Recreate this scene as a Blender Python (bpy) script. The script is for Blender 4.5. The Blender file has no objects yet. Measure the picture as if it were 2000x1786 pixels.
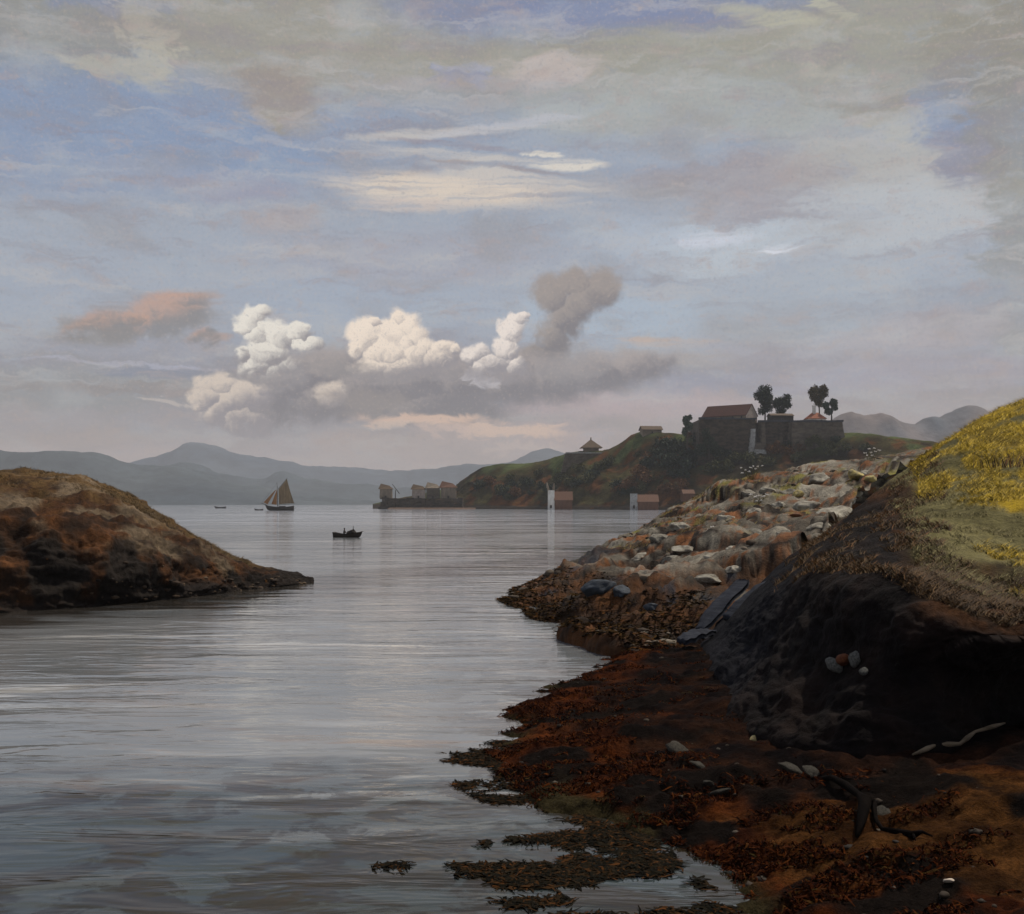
import bpy, bmesh, math, random
import numpy as np
from mathutils import Vector, Matrix, noise as mn
random.seed(7); rng = np.random.default_rng(7)
R = math.radians
scene = bpy.context.scene
col = scene.collection

# ------------------------------------------------------------------ camera, sky, sun, exposure
F = 2222.0          # focal length in pixels of the 2000 px wide picture
HOR = 984.0         # row of the horizon
CAMZ = 4.5
cam_d = bpy.data.cameras.new('camera'); cam = bpy.data.objects.new('camera', cam_d); col.objects.link(cam)
cam.location = (0, 0, CAMZ); cam.rotation_euler = (R(90), 0, 0)
cam_d.sensor_width = 36.0; cam_d.lens = 36.0 * F / 2000.0
cam_d.shift_y = (HOR - 893.0) / 2000.0
cam_d.clip_start = 0.1; cam_d.clip_end = 40000
scene.camera = cam
scene.view_settings.view_transform = 'Standard'; scene.view_settings.look = 'None'
scene.view_settings.exposure = 0.0; scene.view_settings.gamma = 1.0
try: scene.view_settings.use_curve_mapping = False
except Exception: pass
cy = scene.cycles
cy.max_bounces = 5; cy.diffuse_bounces = 2; cy.glossy_bounces = 3; cy.volume_bounces = 0
cy.transmission_bounces = 2; cy.transparent_max_bounces = 6
cy.use_denoising = True

SUN_AZ, SUN_EL = 52.0, 58.0     # azimuth from the view direction (+Y) towards +X, and elevation
sun_d = bpy.data.lights.new('sun', 'SUN'); sun = bpy.data.objects.new('sun', sun_d); col.objects.link(sun)
sun_d.energy = 3.4; sun_d.angle = R(0.6); sun_d.color = (1.0, 0.9, 0.76)
sv = Vector((math.sin(R(SUN_AZ)) * math.cos(R(SUN_EL)), math.cos(R(SUN_AZ)) * math.cos(R(SUN_EL)), math.sin(R(SUN_EL))))
sun.rotation_euler = sv.to_track_quat('Z', 'Y').to_euler(); sun.location = (60, 40, 80)

def lin(c):
    return tuple((v/255/12.92) if v/255 <= 0.04045 else ((v/255+0.055)/1.055)**2.4 for v in c)

class NT:
    """small node-tree writer"""
    def __init__(s, tree): s.t = tree; s.L = tree.links
    def n(s, kind, **kw):
        nd = s.t.nodes.new(kind)
        for k, v in kw.items(): setattr(nd, k, v)
        return nd
    def put(s, sock, v):
        if hasattr(v, 'is_output') or isinstance(v, bpy.types.NodeSocket): s.L.new(v, sock)
        else: sock.default_value = v
    def math(s, op, a, b=None, c=None, clamp=False):
        nd = s.n('ShaderNodeMath', operation=op, use_clamp=clamp)
        s.put(nd.inputs[0], a)
        if b is not None: s.put(nd.inputs[1], b)
        if c is not None: s.put(nd.inputs[2], c)
        return nd.outputs[0]
    def vmath(s, op, a, b=None, c=None):
        nd = s.n('ShaderNodeVectorMath', operation=op)
        s.put(nd.inputs[0], a)
        if b is not None: s.put(nd.inputs[1], b)
        if c is not None: s.put(nd.inputs[2], c)
        return nd.outputs[0] if op not in ('LENGTH', 'DOT_PRODUCT') else nd.outputs[1]
    def noise(s, vec, scale, detail=4, rough=0.5, dist=0.0, color=False):
        nd = s.n('ShaderNodeTexNoise'); s.put(nd.inputs['Vector'], vec)
        nd.inputs['Scale'].default_value = scale; nd.inputs['Detail'].default_value = detail
        nd.inputs['Roughness'].default_value = rough; nd.inputs['Distortion'].default_value = dist
        return nd.outputs[1 if color else 0]
    def mrange(s, v, a, b, c=0.0, d=1.0, smooth=True):
        nd = s.n('ShaderNodeMapRange', interpolation_type='SMOOTHSTEP' if smooth else 'LINEAR')
        s.put(nd.inputs[0], v)
        for i, q in enumerate((a, b, c, d)): s.put(nd.inputs[i+1], q)
        return nd.outputs[0]
    def mix(s, fac, a, b, blend='MIX'):
        nd = s.n('ShaderNodeMix', data_type='RGBA', blend_type=blend)
        s.put(nd.inputs[0], fac)
        for i, q in ((6, a), (7, b)):
            s.put(nd.inputs[i], (*q, 1.0) if isinstance(q, tuple) and len(q) == 3 else q)
        return nd.outputs[2]
    def ramp(s, fac, stops, interp='LINEAR'):
        nd = s.n('ShaderNodeValToRGB'); s.put(nd.inputs[0], fac); cr = nd.color_ramp; cr.interpolation = interp
        while len(cr.elements) < len(stops): cr.elements.new(0.5)
        for e, (p, c) in zip(cr.elements, stops): e.position = p; e.color = (*c, 1.0)
        return nd.outputs[0]
    def combine(s, x, y, z):
        nd = s.n('ShaderNodeCombineXYZ')
        for i, q in enumerate((x, y, z)): s.put(nd.inputs[i], q)
        return nd.outputs[0]

# ---- the sky: a Nishita sky behind layers of cloud placed by azimuth and elevation
world = bpy.data.worlds.new('World'); scene.world = world; world.use_nodes = True
try: world.cycles.sampling_method = 'NONE'
except Exception: pass
wt = world.node_tree; wt.nodes.clear(); W = NT(wt)
def sky_nodes():
    tc = W.n('ShaderNodeTexCoord').outputs['Generated']
    sep = W.n('ShaderNodeSeparateXYZ'); W.L.new(tc, sep.inputs[0])
    az = W.math('ARCTAN2', sep.outputs[0], sep.outputs[1])
    el = W.math('MAXIMUM', W.math('ARCSINE', sep.outputs[2]), 0.0)
    S = W.combine(az, el, 0.0)                                     # radians
    SW = W.vmath('MULTIPLY', S, (1.0, 2.2, 1.0))
    w1 = W.noise(SW, 7.0, 3, 0.55, 0.3, color=True)
    w2 = W.noise(SW, 38.0, 4, 0.62, 0.8, color=True)
    soft = W.vmath('ADD', S, W.vmath('MULTIPLY', W.vmath('SUBTRACT', w1, (0.5,)*3), (0.09, 0.035, 0.0)))
    soft = W.vmath('ADD', soft, W.vmath('MULTIPLY', W.vmath('SUBTRACT', w2, (0.5,)*3), (0.085, 0.022, 0.0)))
    crisp = W.vmath('ADD', S, W.vmath('MULTIPLY', W.vmath('SUBTRACT', W.noise(S, 45.0, 2, 0.5, 0.4, color=True), (0.5,)*3), (0.020, 0.016, 0.0)))
    crisp = W.vmath('ADD', crisp, W.vmath('MULTIPLY', W.vmath('SUBTRACT', W.noise(S, 190.0, 2, 0.5, 0.0, color=True), (0.5,)*3), (0.006, 0.005, 0.0)))
    # clear sky and high veil, by elevation
    E = lambda py: math.atan((HOR - py) / F) / 0.62
    stops = [(0.0, (180,164,160)), (E(900), (180,163,160)), (E(800), (156,148,152)), (E(720), (146,147,160)), (E(620), (158,168,184)),
             (E(500), (158,168,183)), (E(380), (152,161,176)), (E(280), (142,155,176)), (E(190), (140,153,174)), (E(110), (147,148,142)),
             (E(-60), (140,141,145)), (0.9, (140,146,160)), (1.0, (135,145,165))]
    c = W.ramp(W.math('DIVIDE', W.vmath('DOT_PRODUCT', soft, (0,1,0)), 0.62), [(p, lin(q)) for p, q in stops], 'EASE')
    def blob(c, px, py, rx, ry, q, op, rot=0.0, edge=1.0, co=None, fib=None):
        a = math.atan((px-1000)/F); e = math.atan((HOR-py)/F*math.cos(a))
        m = W.n('ShaderNodeMapping', vector_type='TEXTURE'); W.L.new(co or soft, m.inputs[0])
        m.inputs['Location'].default_value = (a, e, 0); m.inputs['Rotation'].default_value = (0, 0, R(-rot))
        m.inputs['Scale'].default_value = (rx/F*1.35, ry/F*1.35, 1)
        g = W.n('ShaderNodeTexGradient', gradient_type='SPHERICAL'); W.L.new(m.outputs[0], g.inputs[0])
        k = W.mrange(g.outputs[1], 0.0, 0.62*edge, 0.0, op)
        if fib is not None: k = W.math('MULTIPLY', k, fib)
        return W.mix(k, c, lin(q))
    for b in SKY_SOFT: c = blob(c, *b)
    # dragged brush-like streaks through the veil
    half0 = W.vmath('ADD', S, W.vmath('MULTIPLY', W.vmath('SUBTRACT', soft, S), (0.6, 0.6, 0.0)))
    st = W.vmath('MULTIPLY', soft, (7.0, 62.0, 1.0))
    streak = W.noise(st, 1.0, 5, 0.62, 0.6)
    grain = W.noise(S, 330.0, 3, 0.7, 0.0)
    big = W.noise(SW, 11.0, 5, 0.6, 0.5)
    c = W.mix(W.mrange(big, 0.5, 0.70, 0.0, 0.40), c, lin((178,184,188)))
    c = W.mix(W.mrange(big, 0.5, 0.30, 0.0, 0.38), c, lin((142,134,130)))
    c = W.mix(W.mrange(streak, 0.50, 0.72, 0.0, 0.55), c, lin((186,184,184)))
    c = W.mix(W.mrange(streak, 0.50, 0.28, 0.0, 0.50), c, lin((138,130,138)))
    scum = W.noise(W.vmath('MULTIPLY', half0, (30.0, 60.0, 1.0)), 1.0, 5, 0.68, 0.3)
    c = W.mix(W.mrange(scum, 0.52, 0.70, 0.0, 0.40), c, lin((170,152,146)))
    c = W.mix(W.mrange(scum, 0.46, 0.30, 0.0, 0.30), c, lin((152,164,182)))
    half = W.vmath('ADD', S, W.vmath('MULTIPLY', W.vmath('SUBTRACT', soft, S), (0.7, 0.30, 0.0)))
    fib = W.mrange(W.noise(W.vmath('MULTIPLY', half, (9.0, 150.0, 1.0)), 1.0, 4, 0.65, 0.4), 0.34, 0.58, 0.30, 1.0)
    half = W.vmath('ADD', half, W.combine(W.math('MULTIPLY', fib, 1e-9), 0.0, 0.0))
    for b in SKY_MID: c = blob(c, *b, co=half, fib=fib)
    # cumulus heaps: union of puffs with a ragged edge, white where high, grey below
    curl = W.noise(S, 52.0, 5, 0.6, 1.1)
    swirl = W.noise(W.vmath('ADD', S, W.vmath('MULTIPLY', W.vmath('SUBTRACT', W.noise(S, 60.0, 2, 0.5, 0, True), (0.5,)*3), (0.05, 0.05, 0))), 62.0, 5, 0.60, 1.2)
    curl0 = W.math('SUBTRACT', curl, 0.5); swirl0 = W.math('SUBTRACT', swirl, 0.5)
    # the heaps' coordinate waits for the last noise, which keeps the shader's stack short
    tick = W.math('MULTIPLY', swirl, 1e-9); crisp = W.vmath('ADD', crisp, W.combine(tick, 0.0, 0.0)); soft = W.vmath('ADD', soft, W.combine(tick, 0.0, 0.0))
    elc = W.n('ShaderNodeSeparateXYZ'); W.L.new(crisp, elc.inputs[0]); elc = elc.outputs[1]
    for puffs, lit, shade, lo, hi, opq, m0, m1 in SKY_HEAPS:
        f = lv = None
        for px, py, rx, ry in puffs:
            a = math.atan((px-1000)/F); e = math.atan((HOR-py)/F*math.cos(a))
            m = W.n('ShaderNodeMapping', vector_type='TEXTURE'); W.L.new(crisp, m.inputs[0])
            m.inputs['Location'].default_value = (a, e, 0); m.inputs['Scale'].default_value = (1.3*rx/F, 1.3*ry/F, 1)
            g = W.n('ShaderNodeTexGradient', gradient_type='SPHERICAL'); W.L.new(m.outputs[0], g.inputs[0])
            q = 0.8*(rx+ry)/2/F; la = R(122)                        # light comes over the heaps from the upper left
            m2 = W.n('ShaderNodeMapping', vector_type='TEXTURE'); W.L.new(crisp, m2.inputs[0])
            m2.inputs['Location'].default_value = (a-q*math.cos(la), e-q*math.sin(la), 0); m2.inputs['Rotation'].default_value = (0, 0, la); m2.inputs['Scale'].default_value = (2*q, 2*q, 1)
            l = W.n('ShaderNodeTexGradient', gradient_type='LINEAR'); W.L.new(m2.outputs[0], l.inputs[0]); l = l.outputs[1]
            if f is None: f, lv = g.outputs[1], l
            else:
                sel = W.mrange(W.math('SUBTRACT', g.outputs[1], f), -0.10, 0.10)
                lv = W.math('MULTIPLY_ADD', sel, W.math('SUBTRACT', l, lv), lv)
                f = W.math('SMOOTH_MAX', f, g.outputs[1], 0.10)
        mask = W.mrange(W.math('MULTIPLY_ADD', curl0, 0.5, f), m0, m1)
        mask = W.math('MULTIPLY', mask, W.mrange(W.math('MULTIPLY_ADD', curl0, 0.07, elc), math.atan((HOR-lo-30)/F), math.atan((HOR-lo+35)/F), 0.0, opq))
        hgt = W.mrange(elc, math.atan((HOR-lo)/F), math.atan((HOR-hi)/F))
        k = W.math('MULTIPLY_ADD', swirl0, 1.1, W.math('MULTIPLY_ADD', lv, 1.1, -0.45))
        k = W.mrange(W.math('ADD', k, W.math('MULTIPLY', hgt, 0.75)), 0.12, 1.05)
        c = W.mix(mask, c, W.mix(k, lin(shade), lin(lit)))
    for b in SKY_OVER: c = blob(c, *b, co=soft)
    # fine warm and cool mottling
    c = W.mix(W.mrange(grain, 0.52, 0.78, 0.0, 0.45), c, lin((192,172,158)))
    c = W.mix(W.mrange(grain, 0.48, 0.22, 0.0, 0.42), c, lin((118,120,134)))
    c = W.vmath('MULTIPLY', c, (10.6*SKYGAIN, 10.3*SKYGAIN, 10.0*SKYGAIN))
    ns = W.n('ShaderNodeTexSky', sky_type='NISHITA', sun_disc=False)
    ns.sun_elevation = R(SUN_EL); ns.sun_rotation = R(SUN_AZ); ns.dust_density = 1.5
    final = W.mix(0.10, c, ns.outputs[0])
    bg = W.n('ShaderNodeBackground'); bg.inputs['Strength'].default_value = 0.1
    W.L.new(final, bg.inputs[0])
    W.L.new(bg.outputs[0], W.n('ShaderNodeOutputWorld').inputs[0])
SKYGAIN = 1.04
# (px, py, rx, ry, colour, opacity, tilt, edge)
SKY_SOFT = [
 (600,85,900,95,(153,150,137),.9), (1550,105,560,130,(152,150,134),.85), (80,70,220,110,(138,140,138),.8),
 (250,262,430,105,(126,146,178),.85), (60,330,200,60,(134,150,178),.5), (1180,5,430,62,(118,130,164),.95), (130,-5,210,22,(124,134,162),.8),
 (545,185,95,62,(152,141,130),.85), (540,225,22,26,(146,140,120),.6), (290,95,42,72,(186,182,164),.7), (215,142,110,17,(178,174,158),.7,10),
 (880,145,34,24,(132,142,176),.8), (1070,140,120,26,(194,182,176),.8), (900,165,220,16,(170,165,168),.6),
 (1400,215,420,52,(166,171,168),.8), (1250,280,200,30,(158,168,182),.6), (1800,250,270,34,(180,178,166),.8,33), (1720,330,210,66,(178,176,168),.8,14),
 (1720,425,190,80,(182,188,194),.85), (1400,480,170,56,(186,196,206),.85), (1250,470,120,40,(172,184,200),.6),
 (1700,185,130,36,(138,132,120),.75,12), (1460,345,170,44,(158,149,150),.75), (1250,360,180,26,(160,160,166),.7),
 (1870,205,72,68,(128,144,174),.85), (1885,300,66,46,(128,130,152),.8), (1985,330,70,420,(134,131,118),.65), (1950,80,130,110,(136,131,114),.7),
 (1600,600,420,70,(164,174,186),.75), (1180,620,200,60,(166,182,200),.8), (700,590,260,70,(158,170,188),.7), (1850,600,130,40,(140,145,160),.6),
 (570,420,70,34,(174,158,152),.5), (440,360,110,24,(156,148,164),.5), (300,340,150,30,(156,162,178),.5), (800,500,300,50,(160,158,170),.5),
 (1480,400,120,30,(166,160,164),.6), (1600,690,300,40,(168,164,172),.6), (1830,640,160,30,(176,166,168),.6),
 (180,765,420,44,(136,138,142),.85), (340,732,85,18,(120,128,150),.85), (300,768,280,10,(134,124,122),.7), (80,700,160,14,(140,140,146),.6), (300,715,250,6,(176,178,196),.6),
 (80,825,330,24,(150,146,152),.7), (250,855,330,16,(164,150,146),.6),
 (600,750,190,70,(136,128,128),.92), (820,765,330,70,(138,131,135),.92), (1060,745,170,64,(136,130,134),.92), (1240,735,230,50,(140,135,141),.85),
 (560,820,260,50,(146,142,150),.8), (1230,790,230,34,(186,166,170),.75), (1080,865,190,34,(180,162,162),.75), (1480,745,300,26,(144,146,166),.75), (1800,735,320,34,(160,154,166),.75),
 (800,880,330,24,(172,156,152),.7), (450,870,200,16,(160,150,158),.5),
]
SKY_MID = [
 (850,262,190,9,(196,192,186),.8,-4), (885,305,200,10,(200,195,188),.8,4), (860,372,230,30,(222,208,190),.9,3), (1010,350,180,14,(206,198,188),.75,8),
 (1000,245,170,10,(186,188,196),.7,-8), (1110,322,66,11,(220,214,202),.9), (1075,302,28,6,(226,220,206),.9), (800,400,120,12,(206,192,182),.7),
 (1535,485,34,9,(218,222,232),.9), (1400,465,70,16,(206,212,226),.8), (900,285,160,5,(142,132,142),.6,4), (960,325,160,5,(150,134,130),.6,6),
 (1480,35,110,16,(178,176,154),.8,14), (1600,10,60,14,(182,180,158),.8,25),
 (215,625,78,30,(150,140,138),.85), (180,648,72,26,(138,134,132),.85), (345,583,66,20,(178,152,138),.8), (340,612,90,26,(152,148,150),.7),
 (265,627,26,16,(186,152,132),.8), (402,655,30,13,(178,150,134),.8), (395,675,40,16,(160,152,156),.6),
 (1330,668,80,9,(190,166,148),.7), (1240,665,40,9,(196,170,150),.7), (1270,700,150,20,(162,154,152),.8),
]
GREYC = (150,143,144)
SKY_HEAPS = [
 # warm-topped grey clouds low on the left
 ([(215,640,74,32),(165,652,46,26),(262,628,30,20),(340,612,80,30),(350,585,58,20),(398,660,32,18),(300,645,60,24)], (196,154,130), (122,117,116), 690, 570, 0.74, 0.08, 0.55),
 # grey smoke-like column
 ([(1082,575,46,44),(1125,555,46,34),(1170,566,46,44),(1100,625,46,40),(1080,665,40,44),(1130,595,44,36),(1060,700,50,30)], (152,140,132), (112,104,106), 760, 540, 0.97, 0.10, 0.55),
 # the grey bank the white heaps rise from
 ([(560,740,90,56),(650,720,70,44),(700,770,110,54),(640,780,80,50),(800,750,120,60),(900,740,100,50),(1000,745,100,56),(1080,740,90,46),(1160,730,90,40),(860,790,140,40),(520,800,80,44),(1240,720,80,30)], (164,152,148), (106,99,106), 850, 620, 0.92, 0.06, 0.58),
 # low left heap
 ([(430,750,48,24),(403,782,32,26),(425,808,36,30),(470,772,62,36),(480,825,56,34),(450,790,40,30),(392,792,18,14),(650,770,40,24)], (222,206,190), (138,130,136), 860, 735, 0.95, 0.14, 0.50),
 # left heap
 ([(487,628,34,30),(474,640,20,20),(502,655,34,28),(545,655,46,30),(585,648,26,22),(520,692,52,40),(478,692,15,14),(605,672,32,16),(545,730,60,44),(500,720,34,34),(510,612,22,14)], (240,234,222), (136,129,132), 775, 640, 0.97, 0.16, 0.48),
 # middle heap
 ([(718,662,40,44),(698,684,26,22),(782,648,48,42),(800,665,40,40),(755,690,70,36),(815,692,50,38),(870,686,36,19),(892,684,16,12),(845,704,56,26),(780,718,100,30),(730,632,22,14),(775,622,20,12)], (250,233,214), (140,132,136), 765, 670, 0.97, 0.16, 0.48),
 # right heap
 ([(1010,626,20,18),(1024,618,10,9),(1000,648,28,34),(988,680,26,34),(935,694,30,24),(915,702,16,14),(958,714,46,24),(1000,718,34,20)], (244,232,222), (140,133,138), 765, 660, 0.97, 0.16, 0.48),
]
SKY_OVER = [
 (350,790,50,4,(190,180,174),.8,2,1.0), (830,828,130,15,(226,190,166),.9), (770,838,60,9,(214,188,170),.7), (985,850,140,11,(224,192,170),.85), (870,850,60,8,(206,180,168),.7),
 (950,740,30,12,(200,196,202),.7), (1030,878,90,8,(200,180,172),.7), (700,790,90,30,(146,134,128),.6), (520,745,40,14,(150,142,142),.6), (730,735,60,14,(140,132,134),.7), (860,730,70,14,(140,132,134),.7), (985,735,50,14,(140,132,136),.7), (1100,720,60,30,(142,136,138),.6), (640,720,60,30,(144,136,134),.6),
]
sky_nodes()

# ------------------------------------------------------------------ helpers
def P(px, py, Y): return Vector(((px-1000)/F*Y, Y, CAMZ + (HOR-py)/F*Y))
def G(px, py, z=0.0):
    Y = (CAMZ - z) * F / (py - HOR); return Vector(((px-1000)/F*Y, Y, z))

def tag(o, label, cat, group=None):
    o['label'] = label; o['category'] = cat
    if group: o['group'] = group
    return o
def thing(name, label, cat, loc=(0,0,0), rz=0.0, group=None):
    o = bpy.data.objects.new(name, None); col.objects.link(o); o.empty_display_size = 0.3
    o.location = loc; o.rotation_euler = (0, 0, rz)
    return tag(o, label, cat, group)
def link(name, me, mat, parent=None, smooth=False):
    o = bpy.data.objects.new(name, me); col.objects.link(o)
    if mat:
        me.materials.clear(); me.materials.append(mat)
    if smooth:
        me.polygons.foreach_set('use_smooth', [True]*len(me.polygons))
    if parent: o.parent = parent
    return o
def mesh_of(name, verts, faces):
    me = bpy.data.meshes.new(name); me.from_pydata([tuple(v) for v in verts], [], [tuple(f) for f in faces]); me.update(); return me
class MB:
    """collects shapes into one mesh"""
    def __init__(s): s.v = []; s.f = []
    def add(s, vs, fs):
        n = len(s.v); s.v += [tuple(v) for v in vs]; s.f += [tuple(i+n for i in f) for f in fs]; return s
    def box(s, x0, x1, y0, y1, z0, z1, tx=0.0, ty=0.0, jit=0.0):
        vs = []
        for z, k in ((z0, 0), (z1, 1)):
            for x, y in ((x0+tx*k, y0+ty*k), (x1-tx*k, y0+ty*k), (x1-tx*k, y1-ty*k), (x0+tx*k, y1-ty*k)):
                vs.append((x+random.uniform(-jit, jit), y+random.uniform(-jit, jit), z+random.uniform(-jit, jit)))
        return s.add(vs, [(0,3,2,1),(4,5,6,7),(0,1,5,4),(1,2,6,5),(2,3,7,6),(3,0,4,7)])
    def tube(s, pts, rad, n=8):
        pts = [Vector(p) for p in pts]; rad = rad if isinstance(rad, (list, tuple)) else [rad]*len(pts)
        vs, fs = [], []
        for i, (p, r) in enumerate(zip(pts, rad)):
            t = (pts[min(i+1, len(pts)-1)] - pts[max(i-1, 0)]).normalized()
            a = t.orthogonal().normalized() if i == 0 else (a - t*a.dot(t)).normalized()
            b = t.cross(a)
            for k in range(n):
                w = 2*math.pi*k/n; vs.append(p + (a*math.cos(w) + b*math.sin(w))*r)
        for i in range(len(pts)-1):
            for k in range(n): fs.append((i*n+k, i*n+(k+1)%n, (i+1)*n+(k+1)%n, (i+1)*n+k))
        fs.append(tuple(range(n))[::-1]); fs.append(tuple(range((len(pts)-1)*n, len(pts)*n)))
        return s.add(vs, fs)
    def build(s, name, mat, parent=None, smooth=False): return link(name, mesh_of(name, s.v, s.f), mat, parent, smooth)

def catmull(pts, n):
    """resample (k, 3) control points to n points with a Catmull-Rom curve"""
    p = np.asarray(pts, float); k = len(p)
    q = np.concatenate([(2*p[0]-p[1])[None], p, (2*p[-1]-p[-2])[None]])
    t = np.linspace(0, k-1, n); i = np.minimum(t.astype(int), k-2); u = (t-i).reshape(-1, *([1]*(p.ndim-1)))
    a, b, c, d = q[i], q[i+1], q[i+2], q[i+3]
    return 0.5*((2*b) + (c-a)*u + (2*a-5*b+4*c-d)*u*u + (3*b-a-3*c+d)*u**3)
def fbm(p, f, o=4, seed=0.0):
    return mn.fractal(Vector((p[0]*f+seed, p[1]*f-seed, p[2]*f+seed*0.37)), 0.9, 2.1, o)
def grid_surface(rows, nu, nv):
    M = np.array([[tuple(q) for q in r] for r in rows], float)      # rows x k x 3
    M = catmull(M.transpose(1, 0, 2), nu).transpose(1, 0, 2)
    return catmull(M, nv)                                           # nv x nu x 3
def normals(Gd):
    du = np.gradient(Gd, axis=1); dv = np.gradient(Gd, axis=0)
    n = np.cross(du, dv); n /= np.linalg.norm(n, axis=2, keepdims=True) + 1e-9
    n[n[..., 2] < -0.3] *= -1
    return n
def surface(name, Gd, paint, mat, disp=None):
    nv, nu = Gd.shape[:2]
    if disp is not None:
        N = normals(Gd); Gd = Gd.copy()
        D = np.array([[disp(Gd[j, i], i/(nu-1), j/(nv-1)) for i in range(nu)] for j in range(nv)])
        Gd = Gd + N*D[..., None]
    idx = np.arange(nu*nv).reshape(nv, nu)
    f = np.stack([idx[:-1, :-1], idx[:-1, 1:], idx[1:, 1:], idx[1:, :-1]], -1).reshape(-1, 4)
    me = bpy.data.meshes.new(name); me.from_pydata(Gd.reshape(-1, 3).tolist(), [], f.tolist()); me.update()
    N = normals(Gd)
    at = me.color_attributes.new('Tone', 'FLOAT_COLOR', 'POINT')
    C = np.ones((nv, nu, 4))
    for j in range(nv):
        for i in range(nu): C[j, i, :3] = paint(i/(nu-1), j/(nv-1), Gd[j, i], N[j, i])
    at.data.foreach_set('color', C.reshape(-1).astype(np.float32))
    o = link(name, me, mat, smooth=True)
    return o, Gd, N
def lerp(a, b, t):
    t = max(0.0, min(1.0, t)); return tuple(x+(y-x)*t for x, y in zip(a, b))
def sstep(a, b, x):
    t = max(0.0, min(1.0, (x-a)/(b-a))); return t*t*(3-2*t)

# ------------------------------------------------------------------ materials
def bsdf_mat(name):
    m = bpy.data.materials.new(name); m.use_nodes = True; t = NT(m.node_tree)
    b = m.node_tree.nodes['Principled BSDF']; return m, t, b
def mat_terrain(name, scale, contrast=0.6, bump=0.4, bdist=0.1, speck=None, speck_lo=0.62, rough=0.85, spec=0.25, cracks=0.0, streak=(1,1,1)):
    """vertex tone of the ground itself, broken up by noise, specks and cracks"""
    m, t, b = bsdf_mat(name)
    co = t.n('ShaderNodeTexCoord').outputs['Object']
    sc = t.vmath('MULTIPLY', co, streak)
    tone = t.n('ShaderNodeVertexColor', layer_name='Tone').outputs[0]
    n1 = t.noise(sc, scale, 8, 0.68, 0.4); n2 = t.noise(sc, scale*5.3, 5, 0.7, 0.2); n3 = t.noise(sc, scale*0.27, 4, 0.6, 0.6)
    k = t.mrange(t.math('MULTIPLY_ADD', n3, 0.6, t.math('MULTIPLY', n1, 0.7)), 0.40, 0.88, 1.0-contrast, 1.0+contrast, False)
    k = t.math('MULTIPLY', k, t.mrange(n2, 0.3, 0.7, 1.0-contrast*0.6, 1.0+contrast*0.6, False))
    c = t.vmath('MULTIPLY', tone, t.combine(k, k, k))
    if speck:
        c = t.mix(t.mrange(t.noise(t.vmath('ADD', sc, (13.7, 4.1, 7.7)), scale*1.6, 6, 0.72, 0.5), speck_lo, speck_lo+0.07, 0.0, 0.85), c, speck)
    h = t.math('MULTIPLY_ADD', n2, 0.35, n1)
    if cracks:
        v = t.n('ShaderNodeTexVoronoi', feature='DISTANCE_TO_EDGE'); v.inputs['Scale'].default_value = cracks
        wob = t.vmath('ADD', co, t.vmath('MULTIPLY', t.noise(co, cracks*0.8, 4, 0.6, 0.0, True), (1.2/cracks,)*3))
        t.L.new(wob, v.inputs['Vector'])
        cr = t.mrange(v.outputs['Distance'], 0.0, 0.09)
        c = t.mix(cr, t.vmath('MULTIPLY', c, (0.35, 0.3, 0.28)), c)
        h = t.math('MULTIPLY_ADD', cr, 0.5, h)
    t.L.new(c, b.inputs['Base Color'])
    b.inputs['Roughness'].default_value = rough; b.inputs['Specular IOR Level'].default_value = spec
    bp = t.n('ShaderNodeBump'); bp.inputs['Strength'].default_value = bump; bp.inputs['Distance'].default_value = bdist
    t.L.new(h, bp.inputs['Height']); t.L.new(bp.outputs[0], b.inputs['Normal'])
    return m
def mat_mottled(name, c0, c1, scale=1.0, rough=0.8, spec=0.3, bump=0.3, bdist=0.05, streak=(1,1,1), objrand=0.0):
    m, t, b = bsdf_mat(name)
    co = t.vmath('MULTIPLY', t.n('ShaderNodeTexCoord').outputs['Object'], streak)
    n = t.noise(co, scale, 7, 0.65, 0.5)
    c = t.mix(t.mrange(n, 0.32, 0.68), c0, c1)
    if objrand:
        r = t.n('ShaderNodeObjectInfo').outputs['Random']; k = t.mrange(r, 0.0, 1.0, 1-objrand, 1+objrand, False)
        c = t.vmath('MULTIPLY', c, t.combine(k, k, k))
    t.L.new(c, b.inputs['Base Color']); b.inputs['Roughness'].default_value = rough; b.inputs['Specular IOR Level'].default_value = spec
    bp = t.n('ShaderNodeBump'); bp.inputs['Strength'].default_value = bump; bp.inputs['Distance'].default_value = bdist
    t.L.new(t.noise(co, scale*3, 5, 0.7), bp.inputs['Height']); t.L.new(bp.outputs[0], b.inputs['Normal'])
    return m
def mat_leaf(name, stops, rough=0.8, spec=0.2):
    """every leaf, blade or strand takes its own tone"""
    m, t, b = bsdf_mat(name)
    r = t.n('ShaderNodeNewGeometry').outputs['Random Per Island']
    t.L.new(t.ramp(r, stops), b.inputs['Base Color']); b.inputs['Roughness'].default_value = rough; b.inputs['Specular IOR Level'].default_value = spec
    return m

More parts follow.
